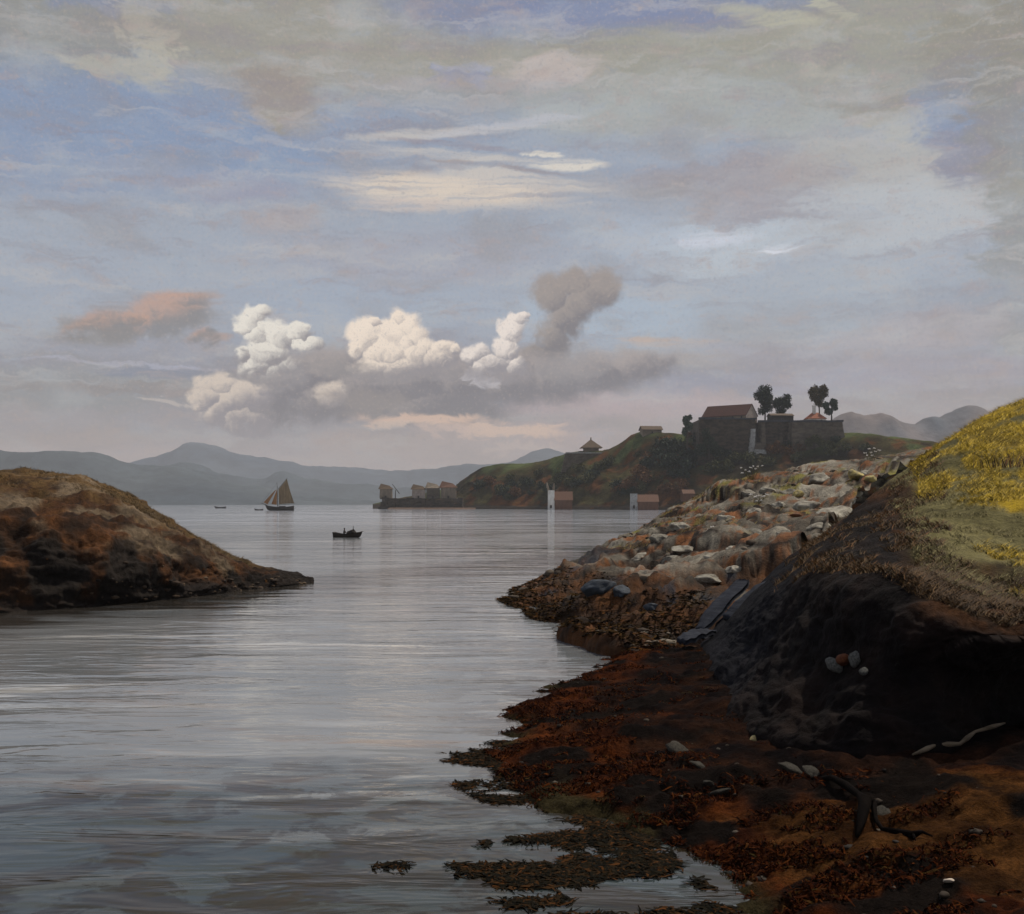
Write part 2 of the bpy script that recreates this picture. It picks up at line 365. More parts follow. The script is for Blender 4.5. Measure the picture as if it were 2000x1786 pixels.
# ------------------------------------------------------------------ water
def make_water():
    m, t, b = bsdf_mat('water')
    co = t.n('ShaderNodeTexCoord').outputs['Object']
    dist = t.vmath('LENGTH', co)
    lane = t.noise(t.vmath('MULTIPLY', co, (0.022, 0.05, 1)), 1.0, 5, 0.6, 0.8)         # wind lanes
    lane2 = t.noise(t.vmath('MULTIPLY', co, (0.22, 0.75, 1)), 1.0, 4, 0.6, 0.7)
    slick = t.mrange(t.math('MULTIPLY_ADD', lane2, 0.45, lane), 0.55, 0.95)
    wob = t.vmath('ADD', co, t.vmath('MULTIPLY', t.noise(co, 0.25, 3, 0.5, 0, True), (1.6, 1.6, 0)))
    r1 = t.noise(t.vmath('MULTIPLY', wob, (0.30, 0.85, 1)), 1.0, 2, 0.5, 0.6)           # wavelets
    r2 = t.noise(t.vmath('MULTIPLY', wob, (1.3, 3.4, 1)), 1.0, 2, 0.5, 0.4)
    r3 = t.noise(t.vmath('MULTIPLY', co, (0.07, 0.22, 1)), 1.0, 3, 0.5, 0.5)
    patch = t.mrange(t.noise(t.vmath('MULTIPLY', wob, (0.12, 0.5, 1)), 1.0, 3, 0.55, 0.5), 0.47, 0.66)
    h = t.math('ADD', t.math('MULTIPLY', r1, t.mrange(slick, 0.0, 1.0, 0.10, 0.34)), t.math('MULTIPLY', r2, t.mrange(patch, 0.0, 1.0, 0.003, 0.026)))
    h = t.math('ADD', h, t.math('MULTIPLY', r3, 0.55))
    bp = t.n('ShaderNodeBump'); bp.inputs['Strength'].default_value = 1.0; bp.inputs['Distance'].default_value = 0.20
    t.L.new(h, bp.inputs['Height']); t.L.new(bp.outputs[0], b.inputs['Normal'])
    # murky body: blue-grey off shore, weed and stones showing brown through the shallows
    sep = t.n('ShaderNodeSeparateXYZ'); t.L.new(co, sep.inputs[0])
    bed0 = t.noise(t.vmath('MULTIPLY', co, (0.16, 0.45, 1)), 1.0, 4, 0.6, 0.6)
    near = t.mrange(t.math('MULTIPLY_ADD', bed0, 7.0, sep.outputs[1]), 25.0, 18.5)
    shore = t.mrange(t.math('MULTIPLY_ADD', sep.outputs[0], -1.0, t.math('MULTIPLY', sep.outputs[1], -0.05)), 1.2, -2.2)
    bed = t.noise(t.vmath('MULTIPLY', co, (0.7, 0.9, 1)), 1.0, 6, 0.66, 0.6)
    body = t.mix(t.mrange(lane, 0.35, 0.65), (0.120, 0.136, 0.148), (0.205, 0.212, 0.218))
    weed = t.mix(t.noise(co, 3.0, 4, 0.6), (0.007, 0.007, 0.006), (0.060, 0.026, 0.009))
    shallow = t.math('MULTIPLY', t.mrange(bed, 0.46, 0.53), t.math('MAXIMUM', near, t.math('MULTIPLY', shore, t.mrange(sep.outputs[1], 40, 18))))
    # pale glints and the far band of reflected sky, painted into the body colour
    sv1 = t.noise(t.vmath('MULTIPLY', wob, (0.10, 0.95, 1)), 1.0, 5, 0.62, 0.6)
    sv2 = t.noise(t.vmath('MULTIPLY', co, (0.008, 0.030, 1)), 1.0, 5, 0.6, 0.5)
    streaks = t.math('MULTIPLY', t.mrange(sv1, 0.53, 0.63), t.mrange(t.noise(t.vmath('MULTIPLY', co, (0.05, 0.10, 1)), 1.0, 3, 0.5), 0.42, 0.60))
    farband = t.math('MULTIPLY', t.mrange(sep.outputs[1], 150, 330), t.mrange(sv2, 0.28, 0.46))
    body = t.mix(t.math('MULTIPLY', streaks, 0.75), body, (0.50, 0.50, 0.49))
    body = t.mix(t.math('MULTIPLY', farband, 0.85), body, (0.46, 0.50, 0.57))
    rust = t.math('MULTIPLY', t.mrange(t.noise(t.vmath('MULTIPLY', wob, (0.16, 0.7, 1)), 1.0, 5, 0.66, 0.4), 0.56, 0.67), t.mrange(sep.outputs[1], 30, 18))
    body = t.mix(t.math('MULTIPLY', rust, 0.6), body, (0.21, 0.125, 0.070))
    inshore = t.math('MULTIPLY', t.mrange(t.math('MULTIPLY_ADD', bed0, 4.0, sep.outputs[0]), 0.2, 2.4), t.mrange(sep.outputs[1], 19.5, 15.5))
    shallow = t.math('MAXIMUM', shallow, t.math('MULTIPLY', t.mrange(bed, 0.40, 0.52), inshore))
    # the headland's dark reflection, painted into the body colour
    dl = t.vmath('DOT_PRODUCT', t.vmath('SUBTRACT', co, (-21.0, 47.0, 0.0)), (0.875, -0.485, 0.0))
    refl_noise = t.noise(t.vmath('MULTIPLY', wob, (0.10, 0.42, 1)), 1.0, 5, 0.62, 0.4)
    headland_reflection = t.math('MULTIPLY', t.mrange(t.math('MULTIPLY_ADD', t.math('SUBTRACT', refl_noise, 0.5), 26.0, dl), 8.5, 2.5), t.math('MULTIPLY', t.mrange(sep.outputs[1], 24, 34), t.mrange(dl, -7.0, -2.0)))
    body = t.mix(t.math('MULTIPLY', headland_reflection, 0.9), body, (0.022, 0.016, 0.010))
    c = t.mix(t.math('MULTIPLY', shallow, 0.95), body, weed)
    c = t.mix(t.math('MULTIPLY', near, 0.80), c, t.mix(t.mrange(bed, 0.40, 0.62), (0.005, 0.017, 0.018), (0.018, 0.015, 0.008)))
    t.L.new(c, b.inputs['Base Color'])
    b.inputs['IOR'].default_value = 1.33; b.inputs['Specular IOR Level'].default_value = 0.40
    t.L.new(t.mrange(slick, 0, 1, 0.03, 0.12), b.inputs['Roughness'])
    ring = [1, 6, 9, 12, 16, 22, 30, 42, 60, 90, 140, 220, 400, 800, 1600, 3200, 6500, 9300]
    vs, fs = [(0, 0, 0)], []; n = 96
    for r in ring: vs += [(r*math.cos(2*math.pi*k/n), r*math.sin(2*math.pi*k/n), 0) for k in range(n)]
    for k in range(n): fs.append((0, 1+k, 1+(k+1)%n))
    for j in range(len(ring)-1):
        for k in range(n): fs.append((1+j*n+k, 1+(j+1)*n+k, 1+(j+1)*n+(k+1)%n, 1+j*n+(k+1)%n))
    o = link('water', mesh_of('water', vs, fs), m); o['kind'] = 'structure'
make_water()

# ------------------------------------------------------------------ far mountains
def mountain(name, crest, Y, depth, c0, c1, seed, rugged=1.4):
    k = len(crest); rows = []
    for zf, dy in ((-0.02, -depth), (0.18, -depth*0.72), (0.62, -depth*0.3), (1.0, 0), (0.7, depth*0.4), (-0.05, depth)):
        r = []
        for px, py in crest:
            p = P(px, py, Y); z = max(p.z, 3)
            s = (Y+dy)/Y if zf < 1 else 1.0
            r.append((p.x, Y+dy, z*zf if zf > 0 else -4.0))
        rows.append(r)
    Gd = grid_surface(rows, 200, 40)
    amp = 0.0042*Y*rugged
    def disp(p, u, v): return amp*(fbm(p, 14.0/Y, 6, seed) - 0.1)*(0.0 if v < 0.02 else 1.0)
    def paint(u, v, p, n): return lerp(c0, c1, 0.5+0.7*fbm(p, 14.0/Y, 4, seed+3))
    o, _, _ = surface(name, Gd, paint, mat_terrain('far_slopes', 22.0/Y, 0.5, 0.6, Y*0.004, None, rough=0.95, spec=0.05), disp)
    o['kind'] = 'structure'; return o
mountain('mountain', [(-420,900),(-200,880),(0,884),(60,880),(160,883),(230,900),(300,911),(350,912),(420,925),(470,944),(520,950),(560,962),(640,977),(720,984),(760,990)], 4700, 800, (0.030,0.044,0.056), (0.062,0.078,0.086), 1)
mountain('mountain', [(120,960),(200,930),(270,908),(330,892),(375,868),(420,864),(470,880),(540,893),(600,902),(680,914),(760,917),(830,918),(900,914),(960,908),(1000,893),(1035,875),(1075,876),(1120,890),(1200,905),(1320,930),(1500,960)], 7600, 1200, (0.036,0.056,0.084), (0.080,0.100,0.124), 2)
mountain('mountain', [(240,965),(300,925),(340,912),(380,912),(430,928),(490,938),(520,936),(545,924),(600,931),(680,940),(740,946),(800,950),(860,956),(950,966),(1050,976),(1200,984)], 6000, 700, (0.028,0.044,0.056), (0.060,0.076,0.086), 3)
mountain('mountain', [(1480,910),(1560,866),(1610,832),(1650,806),(1690,812),(1720,808),(1755,826),(1790,834),(1815,824),(1840,826),(1868,812),(1900,800),(1940,816),(2000,828),(2120,822),(2300,850),(2500,905)], 3600, 800, (0.070,0.082,0.098), (0.17,0.135,0.125), 4, 1.5)

# ------------------------------------------------------------------ fort headland
def zc_row(px_list, py_list, Y_list): return [P(a, b, c) for a, b, c in zip(px_list, py_list, Y_list)]
HPX = [728, 800, 880, 905, 960, 1050, 1110, 1190, 1250, 1330, 1420, 1500, 1600, 1680, 1760, 1850, 1980, 2200]
HCR = [985, 970, 954, 936, 911, 903, 886, 878, 846, 850, 850, 852, 852, 848, 858, 868, 872, 870]
HYF = [985, 975, 955, 945, 915, 880, 850, 820, 800, 780, 765, 752, 740, 725, 705, 690, 680, 660]
hYC = [y+95 for y in HYF]
hrows = []
for zf, dy in ((None, -6), (0.04, 1.0), (0.10, 10), (0.42, 34), (0.60, 52), (0.92, 76), (1.0, 95), (0.85, 130), (-0.1, 190)):
    r = []
    for px, py, yf, yc in zip(HPX, HCR, HYF, hYC):
        zc = P(px, py, yc).z; Y = yf+dy
        r.append(((px-1000)/F*Y, Y, -2.0 if zf is None else max(zc*zf, -2.0)))
    hrows.append(r)
HG = grid_surface(hrows, 330, 110)
def fort_disp(p, u, v):
    a = sstep(0.0, 0.2, v)*min(1.0, max(0.15, p[2]/14.0))
    return a*(3.6*fbm(p, 0.028, 5, 5) + 2.2*abs(fbm(p, 0.09, 4, 9)))*(0.35 if 0.55 < v < 0.85 else 1.0) + (0.6*fbm(p, 0.08, 3, 2) if v < 0.25 else 0)
def fort_paint(u, v, p, n):
    a = fbm(p, 0.022, 4, 11); b = fbm(p, 0.05, 4, 21)
    c = lerp((0.024,0.017,0.008), (0.056,0.048,0.017), 0.5+1.1*a)                # turf and heath
    c = lerp(c, (0.090,0.036,0.011), sstep(0.12, 0.5, b + 0.22*(1-v*2)))         # rust bracken
    c = lerp(c, (0.060,0.075,0.026), sstep(0.2, 0.6, fbm(p, 0.03, 3, 41)+0.5*sstep(0.45,0.62,v)-0.15))
    c = lerp(c, (0.022,0.018,0.014), sstep(5.0, 2.0, p[2]+1.5*b))                # wet rock by the water
    return c
mat_fort_hill = mat_terrain('heath', 0.12, 0.75, 0.8, 1.2, (0.19,0.072,0.014), 0.62, rough=0.95, spec=0.05)
fort_hill, HG, HN = surface('hill', HG, fort_paint, mat_fort_hill, fort_disp); fort_hill['kind'] = 'structure'
def at_hill(px, py):
    """point of the headland's front seen at a pixel of the photograph"""
    pts = HG[:75].reshape(-1, 3)
    u = 1000 + pts[:, 0]/pts[:, 1]*F; w = HOR - (pts[:, 2]-CAMZ)/pts[:, 1]*F
    return Vector(pts[np.argmin((u-px)**2 + (w-py)**2)])

# ------------------------------------------------------------------ left rock headland
LPX = [-300, 0, 150, 250, 330, 430, 530, 612]
rowsL = []
for zoff in (-0.6, 0.0):
    rowsL.append([G(px, py, 0.0)+Vector((0, -0.4 if zoff < 0 else 0, zoff)) for px, py in zip(LPX, [1212,1196,1186,1178,1170,1158,1147,1139])])
rowsL.append([P(px, py, Y) for px, py, Y in zip(LPX, [1110,1100,1105,1112,1122,1132,1138,1138], [47.5,48.6,49.8,51.5,54,58,62,65])])
rowsL.append([P(px, py, Y) for px, py, Y in zip(LPX, [1030,1028,1040,1052,1075,1105,1127,1137], [49.5,50.5,51,53,55.5,59,63,65.5])])
rowsL.append([P(px, py, Y) for px, py, Y in zip(LPX, [968,975,985,1008,1040,1090,1121,1136], [56,56,57,58,59,61.5,64,66])])
rowsL.append([P(px, py, Y) for px, py, Y in zip(LPX, [900,920,932,975,1018,1080,1112,1134], [64,64,64,64,64,64.5,66,66.5])])
rowsL.append([(p.x, p.y+7, p.z-1.6) for p in rowsL[-1]]); rowsL.append([(p[0], p[1]+9, -0.8) for p in rowsL[-1]])
LG = grid_surface(rowsL, 300, 150)
def left_disp(p, u, v):
    k = (1-u)**0.5
    a = 0.62*fbm((p[0], p[1], p[2]*2.2), 0.33, 6, 3)*k + 0.26*abs(fbm((p[0], p[1], p[2]*2), 1.1, 5, 8))
    if 0.12 < v < 0.55: a += 0.95*k*(mn.voronoi(Vector((p[0]*0.45, p[1]*0.45, p[2]*0.9)))[0][0]-0.3)
    return a*sstep(0.02, 0.14, v)*(0.6 if v > 0.6 else 1.0)
def left_paint(u, v, p, n):
    a = fbm(p, 0.35, 4, 31); b = fbm(p, 0.9, 4, 12)
    c = lerp((0.020,0.010,0.005), (0.085,0.034,0.011), 0.42+0.9*b)                               # dark wet earth and rust
    c = lerp(c, (0.120,0.088,0.056), sstep(0.0, 0.5, a + 0.9*(v-0.42)) * sstep(0.25, 0.42, v))# grey slabs
    c = lerp(c, (0.082,0.048,0.018), sstep(0.56, 0.70, v + 0.16*b))                               # dry turf on top
    c = lerp(c, (0.014,0.010,0.008), sstep(0.9, 0.35, p[2] + 0.6*a))                            # tide line
    c = lerp(c, (0.012,0.009,0.007), sstep(-0.10, 0.30, fbm((p[0], p[1], p[2]*0.6), 0.5, 4, 77) + 0.25*(1-u)) * sstep(0.52, 0.34, v))
    return c
mat_left = mat_terrain('rust_rock', 0.9, 0.75, 0.9, 0.25, (0.17,0.07,0.015), 0.66, rough=0.9, spec=0.12)
o, LG, LN = surface('rocky_headland', LG, left_paint, mat_left, left_disp); o['kind'] = 'structure'

# ------------------------------------------------------------------ rocky point on the right
rowsR = []
front = [(975,1170),(1045,1206),(1125,1246),(1225,1276),(1330,1290),(1470,1300)]
rowsR.append([G(a, b, 0)+Vector((0, -0.5, -0.6)) for a, b in front])
rowsR.append([G(a, b, 0) for a, b in front])
rowsR.append([P(*q) for q in [(985,1163,56.5),(1060,1158,50.5),(1160,1166,45),(1280,1178,41.5),(1380,1190,39.5),(1520,1160,39.5)]])
rowsR.append([P(*q) for q in [(1000,1153,60),(1105,1118,62),(1225,1095,60),(1345,1080,57),(1470,1070,55),(1620,1030,54)]])
rowsR.append([P(*q) for q in [(1020,1145,64),(1150,1092,70),(1275,1030,73),(1400,1000,74),(1530,985,74),(1690,960,74)]])
rowsR.append([P(*q) for q in [(1040,1139,68),(1185,1072,76),(1318,992,84),(1420,948,90),(1570,910,96),(1820,876,102)]])
rowsR.append([(p.x+1, p.y+9, p.z-1.8) for p in rowsR[-1]]); rowsR.append([(p[0]+2, p[1]+16, -1.0) for p in rowsR[-1]])
RG = grid_surface(rowsR, 330, 230)
def rock_cell(p):
    w = 0.8*fbm(p, 0.2, 3, 2); return mn.voronoi(Vector((p[0]*0.24+w, p[1]*0.15-w*0.8, p[2]*0.45)))
def hsh(q, k): return (math.sin(q[0]*127.1*k + q[1]*311.7 + q[2]*74.7)*43758.5453) % 1.0
def rock_disp(p, u, v):
    k = 0.35+0.65*sstep(0.0, 0.25, u)
    d, pts = rock_cell(p); q = pts[0]; cell = min(0.40, d[1]-d[0])
    loc = Vector((p[0]*0.24, p[1]*0.15, p[2]*0.45))-q
    tilt = loc.x*(hsh(q, 1)-0.5)*1.6 + loc.y*(hsh(q, 2)-0.5)*1.6
    a = 0.8*cell*k + (tilt*0.6 + (hsh(q, 3)-0.5)*0.15)*k*sstep(0.0, 0.16, d[1]-d[0]) + 0.75*fbm(p, 0.22, 5, 6)*k + 0.22*abs(fbm((p[0], p[1], p[2]*2), 0.9, 4, 3))
    return a*sstep(0.03, 0.14, v)*(0.5 if 0.66 < v else 1.0) - 0.15*k*sstep(0.1, 0.25, v)
def rock_paint(u, v, p, n):
    a = fbm(p, 0.30, 4, 14); b = fbm(p, 0.8, 4, 44)
    d, pts = rock_cell(p); edge = d[1]-d[0]; h = hsh(pts[0], 5)
    c = lerp((0.070,0.058,0.044), (0.25,0.23,0.185), 0.10 + 0.75*h + 0.5*a)        # grey lichened faces, each its own tone
    c = lerp(c, (0.17,0.060,0.016), sstep(0.06, 0.38, b + (0.25 if h < 0.2 else 0.0))*0.85)  # rust turf between
    c = lerp(c, (0.15,0.135,0.03), sstep(0.28, 0.55, fbm(p, 0.45, 3, 61))*sstep(0.4, 0.55, v))
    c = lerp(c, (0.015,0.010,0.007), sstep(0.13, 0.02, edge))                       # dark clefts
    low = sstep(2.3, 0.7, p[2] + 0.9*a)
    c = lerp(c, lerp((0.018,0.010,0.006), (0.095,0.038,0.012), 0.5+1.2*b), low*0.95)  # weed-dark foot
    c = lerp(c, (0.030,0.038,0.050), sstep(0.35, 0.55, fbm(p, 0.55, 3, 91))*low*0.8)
    return c
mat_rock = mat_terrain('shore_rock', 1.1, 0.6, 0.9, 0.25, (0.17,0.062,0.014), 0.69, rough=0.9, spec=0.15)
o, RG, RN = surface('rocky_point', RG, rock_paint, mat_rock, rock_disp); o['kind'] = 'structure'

# ------------------------------------------------------------------ beach
shore = [(1560,2150),(1450,1880),(1420,1760),(1330,1670),(1170,1605),(1010,1535),(965,1480),(1010,1400),(1085,1343),(1170,1303),(1235,1278),(1330,1258)]
rB = [G(a, b, 0) for a, b in shore]
rD = [Vector(q) for q in [(9,4,1.3),(9,8.5,1.25),(9,11,1.25),(9.3,13,1.3),(9.6,15,1.35),(9.4,17,1.3),(8.8,19.5,1.15),(8.2,22.5,.95),(7.8,26,.75),(7.6,30,.6),(7.8,34,.5),(8.2,38,.4)]]
rowsB = [[b + (b-d).normalized()*2.5 + Vector((0,0,-0.55)) for b, d in zip(rB, rD)], rB,
         [b.lerp(d, .22) + Vector((0,0,.06)) for b, d in zip(rB, rD)], [b.lerp(d, .55) for b, d in zip(rB, rD)], rD]
BG = grid_surface(rowsB, 330, 170)
def beach_disp(p, u, v):
    return 0.13*fbm(p, 0.9, 5, 17) + 0.07*fbm(p, 3.1, 3, 4) + 0.10*fbm((p[0]*0.5, p[1], 0), 0.5, 3, 57)
def beach_paint(u, v, p, n):
    a = fbm(p, 0.45, 4, 18); b = fbm(p, 1.3, 4, 28)
    c = lerp((0.016,0.0045,0.002), (0.085,0.022,0.005), 0.45+0.9*b)                                  # rusty weed
    c = lerp(c, (0.062,0.030,0.011), sstep(0.10, 0.40, a) * sstep(0.35, 0.6, v))                    # ochre sand
    c = lerp(c, lerp((0.005,0.0035,0.0035), (0.024,0.010,0.005), 0.35+b), sstep(0.40, 0.54, v + 0.22*a) * sstep(14.6, 16.0, p[1]+1.2*a))  # near-black: the bank's shadow put into the beach colour
    c = lerp(c, lerp((0.022,0.009,0.003), (0.066,0.028,0.008), 0.45+b), sstep(0.36, 0.50, v+0.1*b) * sstep(15.8, 14.4, p[1]+1.2*a) * sstep(11.6, 12.8, p[1]+a))    # red-brown sand in front of it
    c = lerp(c, (0.007,0.005,0.004), sstep(0.10, 0.40, fbm(p, 0.7, 3, 71)))
    c = lerp(c, (0.030,0.024,0.011), sstep(0.36, 0.28, v)*sstep(0.0, 0.3, a))
    return c
mat_beach = mat_terrain('beach', 4.6, 0.95, 1.0, 0.10, (0.10,0.034,0.007), 0.64, rough=0.95, spec=0.02)
o, BG, BN = surface('beach', BG, beach_paint, mat_beach, beach_disp); o['kind'] = 'structure'

# ------------------------------------------------------------------ grassy bank on the right
k0 = [G(1360,1252,.1), G(1395,1330,.3), G(1440,1415,.5), G(1590,1465,.7), G(1800,1475,.8), G(2000,1435,.9), G(2280,1400,1.0)]
rowsK = [[p + Vector((0.5, 0.6, -0.8)) for p in k0], k0,
  [P(*q) for q in [(1372,1244,36),(1455,1262,26.8),(1545,1300,20.8),(1690,1330,17.9),(1840,1330,17.3),(2010,1305,17.9),(2290,1285,18.6)]],
  [P(*q) for q in [(1384,1237,36.4),(1480,1180,28.5),(1590,1140,22.8),(1715,1160,18.9),(1845,1200,17.5),(2000,1232,17.2),(2280,1235,17.6)]],
  [P(*q) for q in [(1390,1232,37),(1500,1140,31),(1625,1075,26),(1755,1085,22.6),(1880,1125,20.6),(2010,1160,20),(2285,1160,20)]],
  [P(*q) for q in [(1395,1227,37.5),(1525,1112,34.5),(1660,1030,32),(1790,1000,30),(1900,990,29),(2015,985,28.5),(2290,970,28)]],
  [P(*q) for q in [(1400,1222,38),(1545,1098,38),(1675,992,39),(1775,915,40),(1860,853,41),(2005,786,42),(2300,740,43)]]]
rowsK.append([(p.x+1, p.y+6, p.z-2.2) for p in rowsK[-1]]); rowsK.append([(p[0]+2, p[1]+8, -1.0) for p in rowsK[-1]])
KG = grid_surface(rowsK, 330, 260)
def bank_disp(p, u, v):
    face = sstep(0.10, 0.18, v)*sstep(0.42, 0.32, v)
    a = 0.16*fbm(p, 0.4, 4, 5) + 0.07*fbm(p, 1.6, 4, 15)
    a += face*(0.10*fbm((p[0], p[1], p[2]*2.2), 0.8, 6, 25) - 0.10*abs(fbm((p[0], p[1], p[2]*3), 1.4, 4, 35)))
    return a*sstep(0.02, 0.2, u)*sstep(0, 0.1, v)
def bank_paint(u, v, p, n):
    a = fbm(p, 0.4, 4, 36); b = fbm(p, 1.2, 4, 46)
    bank_shade = lerp((0.005,0.0035,0.0035), (0.012,0.007,0.0055), 0.5+b)  # deep shade of the cut face, put into a near-black soil tone
    bank_shade = lerp(bank_shade, (0.005,0.006,0.010), sstep(0.35, 0.15, u)*0.8)
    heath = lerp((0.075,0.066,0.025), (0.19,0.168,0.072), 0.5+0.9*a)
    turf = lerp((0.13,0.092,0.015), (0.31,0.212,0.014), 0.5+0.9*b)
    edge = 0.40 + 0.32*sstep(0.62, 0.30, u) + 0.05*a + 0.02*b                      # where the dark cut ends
    c = lerp(bank_shade, lerp((0.020,0.011,0.006), (0.048,0.025,0.011), 0.5+b), sstep(edge, edge+0.05, v))
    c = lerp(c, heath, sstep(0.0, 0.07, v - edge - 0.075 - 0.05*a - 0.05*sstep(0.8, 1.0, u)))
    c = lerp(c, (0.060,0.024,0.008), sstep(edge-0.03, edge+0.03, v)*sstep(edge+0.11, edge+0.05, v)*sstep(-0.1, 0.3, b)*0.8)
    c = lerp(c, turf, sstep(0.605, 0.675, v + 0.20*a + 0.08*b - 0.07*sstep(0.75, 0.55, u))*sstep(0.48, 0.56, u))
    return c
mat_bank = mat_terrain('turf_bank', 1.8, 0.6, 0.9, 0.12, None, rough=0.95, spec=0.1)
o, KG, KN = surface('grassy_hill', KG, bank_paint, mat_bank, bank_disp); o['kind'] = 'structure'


# ------------------------------------------------------------------ object materials
M_stone_dark = mat_mottled('dark_rampart_stone', (0.020,0.014,0.009), (0.085,0.062,0.040), 0.22, bump=0.6, bdist=0.4, streak=(1,1,2.2))
M_stone_grey = mat_mottled('grey_rampart_stone', (0.055,0.043,0.029), (0.135,0.108,0.076), 0.22, bump=0.6, bdist=0.4, streak=(1,1,2.2))
M_stone_pale = mat_mottled('pale_dressed_stone', (0.22,0.215,0.20), (0.42,0.42,0.40), 0.6, bump=0.5, bdist=0.2)
M_coping = mat_mottled('slate_coping', (0.035,0.038,0.045), (0.07,0.07,0.075), 0.4)
M_plaster = mat_mottled('tan_plaster', (0.15,0.12,0.085), (0.25,0.20,0.145), 0.5, streak=(1,1,0.4))
M_gable = mat_mottled('pink_grey_plaster', (0.27,0.22,0.18), (0.40,0.33,0.28), 0.5)
M_white = mat_mottled('whitewash', (0.55,0.52,0.46), (0.80,0.78,0.72), 0.5, streak=(1,1,0.3))
M_redroof = mat_mottled('red_brown_tiles', (0.036,0.010,0.006), (0.080,0.022,0.011), 1.2, bump=0.7, bdist=0.2, streak=(0.4,1,3))
M_orangeroof = mat_mottled('orange_tiles', (0.20,0.065,0.03), (0.34,0.11,0.05), 1.2, bump=0.6, bdist=0.2)
M_brownroof = mat_mottled('brown_thatch', (0.060,0.038,0.022), (0.12,0.078,0.042), 0.8, streak=(1,1,3))
M_tarwood = mat_mottled('tarred_boards', (0.022,0.017,0.013), (0.05,0.038,0.028), 0.6, streak=(3,3,0.3))
M_redwood = mat_mottled('red_brown_boards', (0.09,0.042,0.024), (0.17,0.080,0.046), 0.7, streak=(3,3,0.25))
M_oak = mat_mottled('oiled_hull', (0.014,0.011,0.009), (0.040,0.028,0.019), 1.5, rough=0.6, streak=(0.4,1,4))
M_pane = mat_mottled('dark_pane', (0.010,0.012,0.014), (0.020,0.022,0.026), 1.0, rough=0.25, spec=0.5)
M_tansail = mat_mottled('tan_sailcloth', (0.14,0.095,0.048), (0.24,0.17,0.09), 0.5, streak=(1.5,1,0.3), bump=0.2)
M_rustsail = mat_mottled('rust_sailcloth', (0.20,0.085,0.022), (0.32,0.145,0.042), 0.5, streak=(1.5,1,0.3), bump=0.2)
M_spar = mat_mottled('dark_spar', (0.03,0.022,0.015), (0.06,0.045,0.03), 2.0)
M_bark = mat_mottled('bark', (0.03,0.022,0.015), (0.07,0.052,0.036), 1.5, streak=(2,2,0.5))
M_net = mat_mottled('tarred_net', (0.012,0.010,0.009), (0.036,0.026,0.018), 9.0, bump=0.9)
M_boulder = mat_terrain_like = mat_mottled('lichened_boulder', (0.10,0.085,0.065), (0.34,0.32,0.26), 1.3, bump=0.8, bdist=0.08, objrand=0.3)
M_yellowrock = mat_mottled('yellow_lichen_boulder', (0.20,0.17,0.10), (0.52,0.42,0.14), 1.1, bump=0.8, bdist=0.08)
M_bluerock = mat_mottled('blue_grey_rock', (0.022,0.029,0.038), (0.055,0.068,0.085), 1.3, bump=0.7, bdist=0.06, streak=(1,1,3))
M_slab = mat_mottled('slate_slab', (0.011,0.013,0.020), (0.034,0.039,0.053), 1.2, rough=0.85, spec=0.12, bump=0.6, bdist=0.05, streak=(0.5,0.5,4))
M_driftdark = mat_mottled('black_wet_branch', (0.002,0.0015,0.0015), (0.006,0.004,0.003), 6.0, rough=0.9, spec=0.03)
M_driftpale = mat_mottled('bleached_driftwood', (0.07,0.050,0.030), (0.17,0.13,0.085), 4.0, streak=(0.4,2,2))
M_shell = mat_mottled('shell', (0.5,0.40,0.30), (0.8,0.7,0.58), 30.0, rough=0.5)
M_quartz = mat_mottled('pale_quartz', (0.022,0.018,0.012), (0.070,0.062,0.046), 5.0, bump=0.8)
M_palestone = mat_mottled('pale_stone', (0.05,0.05,0.044), (0.19,0.19,0.17), 5.0, bump=0.8)
M_blossom = mat_mottled('white_blossom', (0.70,0.68,0.62), (0.82,0.80,0.76), 8.0)
M_stem = mat_mottled('flower_stem', (0.08,0.085,0.02), (0.15,0.13,0.03), 8.0)

# ------------------------------------------------------------------ buildings
def gable_prism(L, Wd, h, rise):
    """walls with their two gable ends; ridge along x"""
    a, b = L/2, Wd/2
    vs = [(-a,-b,0),(a,-b,0),(a,b,0),(-a,b,0),(-a,-b,h),(a,-b,h),(a,b,h),(-a,b,h),(-a,0,h+rise),(a,0,h+rise)]
    return vs, [(0,3,2,1),(0,1,5,4),(2,3,7,6),(1,2,6,9,5),(3,0,4,8,7)]
def roof_slabs(L, Wd, h, rise, over=0.5, th=0.35):
    a = L/2+over; b = Wd/2; k = rise/b; e = b+over; z0 = h-over*k+0.03; mb = MB()
    for s in (-1, 1):
        top = [(-a, s*e, z0+th), (a, s*e, z0+th), (a, 0, h+rise+th), (-a, 0, h+rise+th)]
        bot = [(x, y, z-th) for x, y, z in top]
        mb.add(top+bot, [(0,1,2,3),(7,6,5,4),(0,4,5,1),(1,5,6,2),(3,2,6,7),(0,3,7,4)])
    return mb
def wall_openings(root, L, Wd, h, n, name='window', wz=0.55, ww=1.0, wh=1.3, face=-1):
    for i in range(n):
        x = -L/2 + L*(i+0.5)/n
        y = face*(Wd/2)
        f = MB().box(x-ww/2-.12, x+ww/2+.12, y-0.10, y+0.10, h*wz-wh/2-.12, h*wz+wh/2+.12).build('window', M_plaster, root)
        MB().box(x-ww/2, x+ww/2, y-0.14, y+0.14, h*wz-wh/2, h*wz+wh/2).build('pane', M_pane, f)
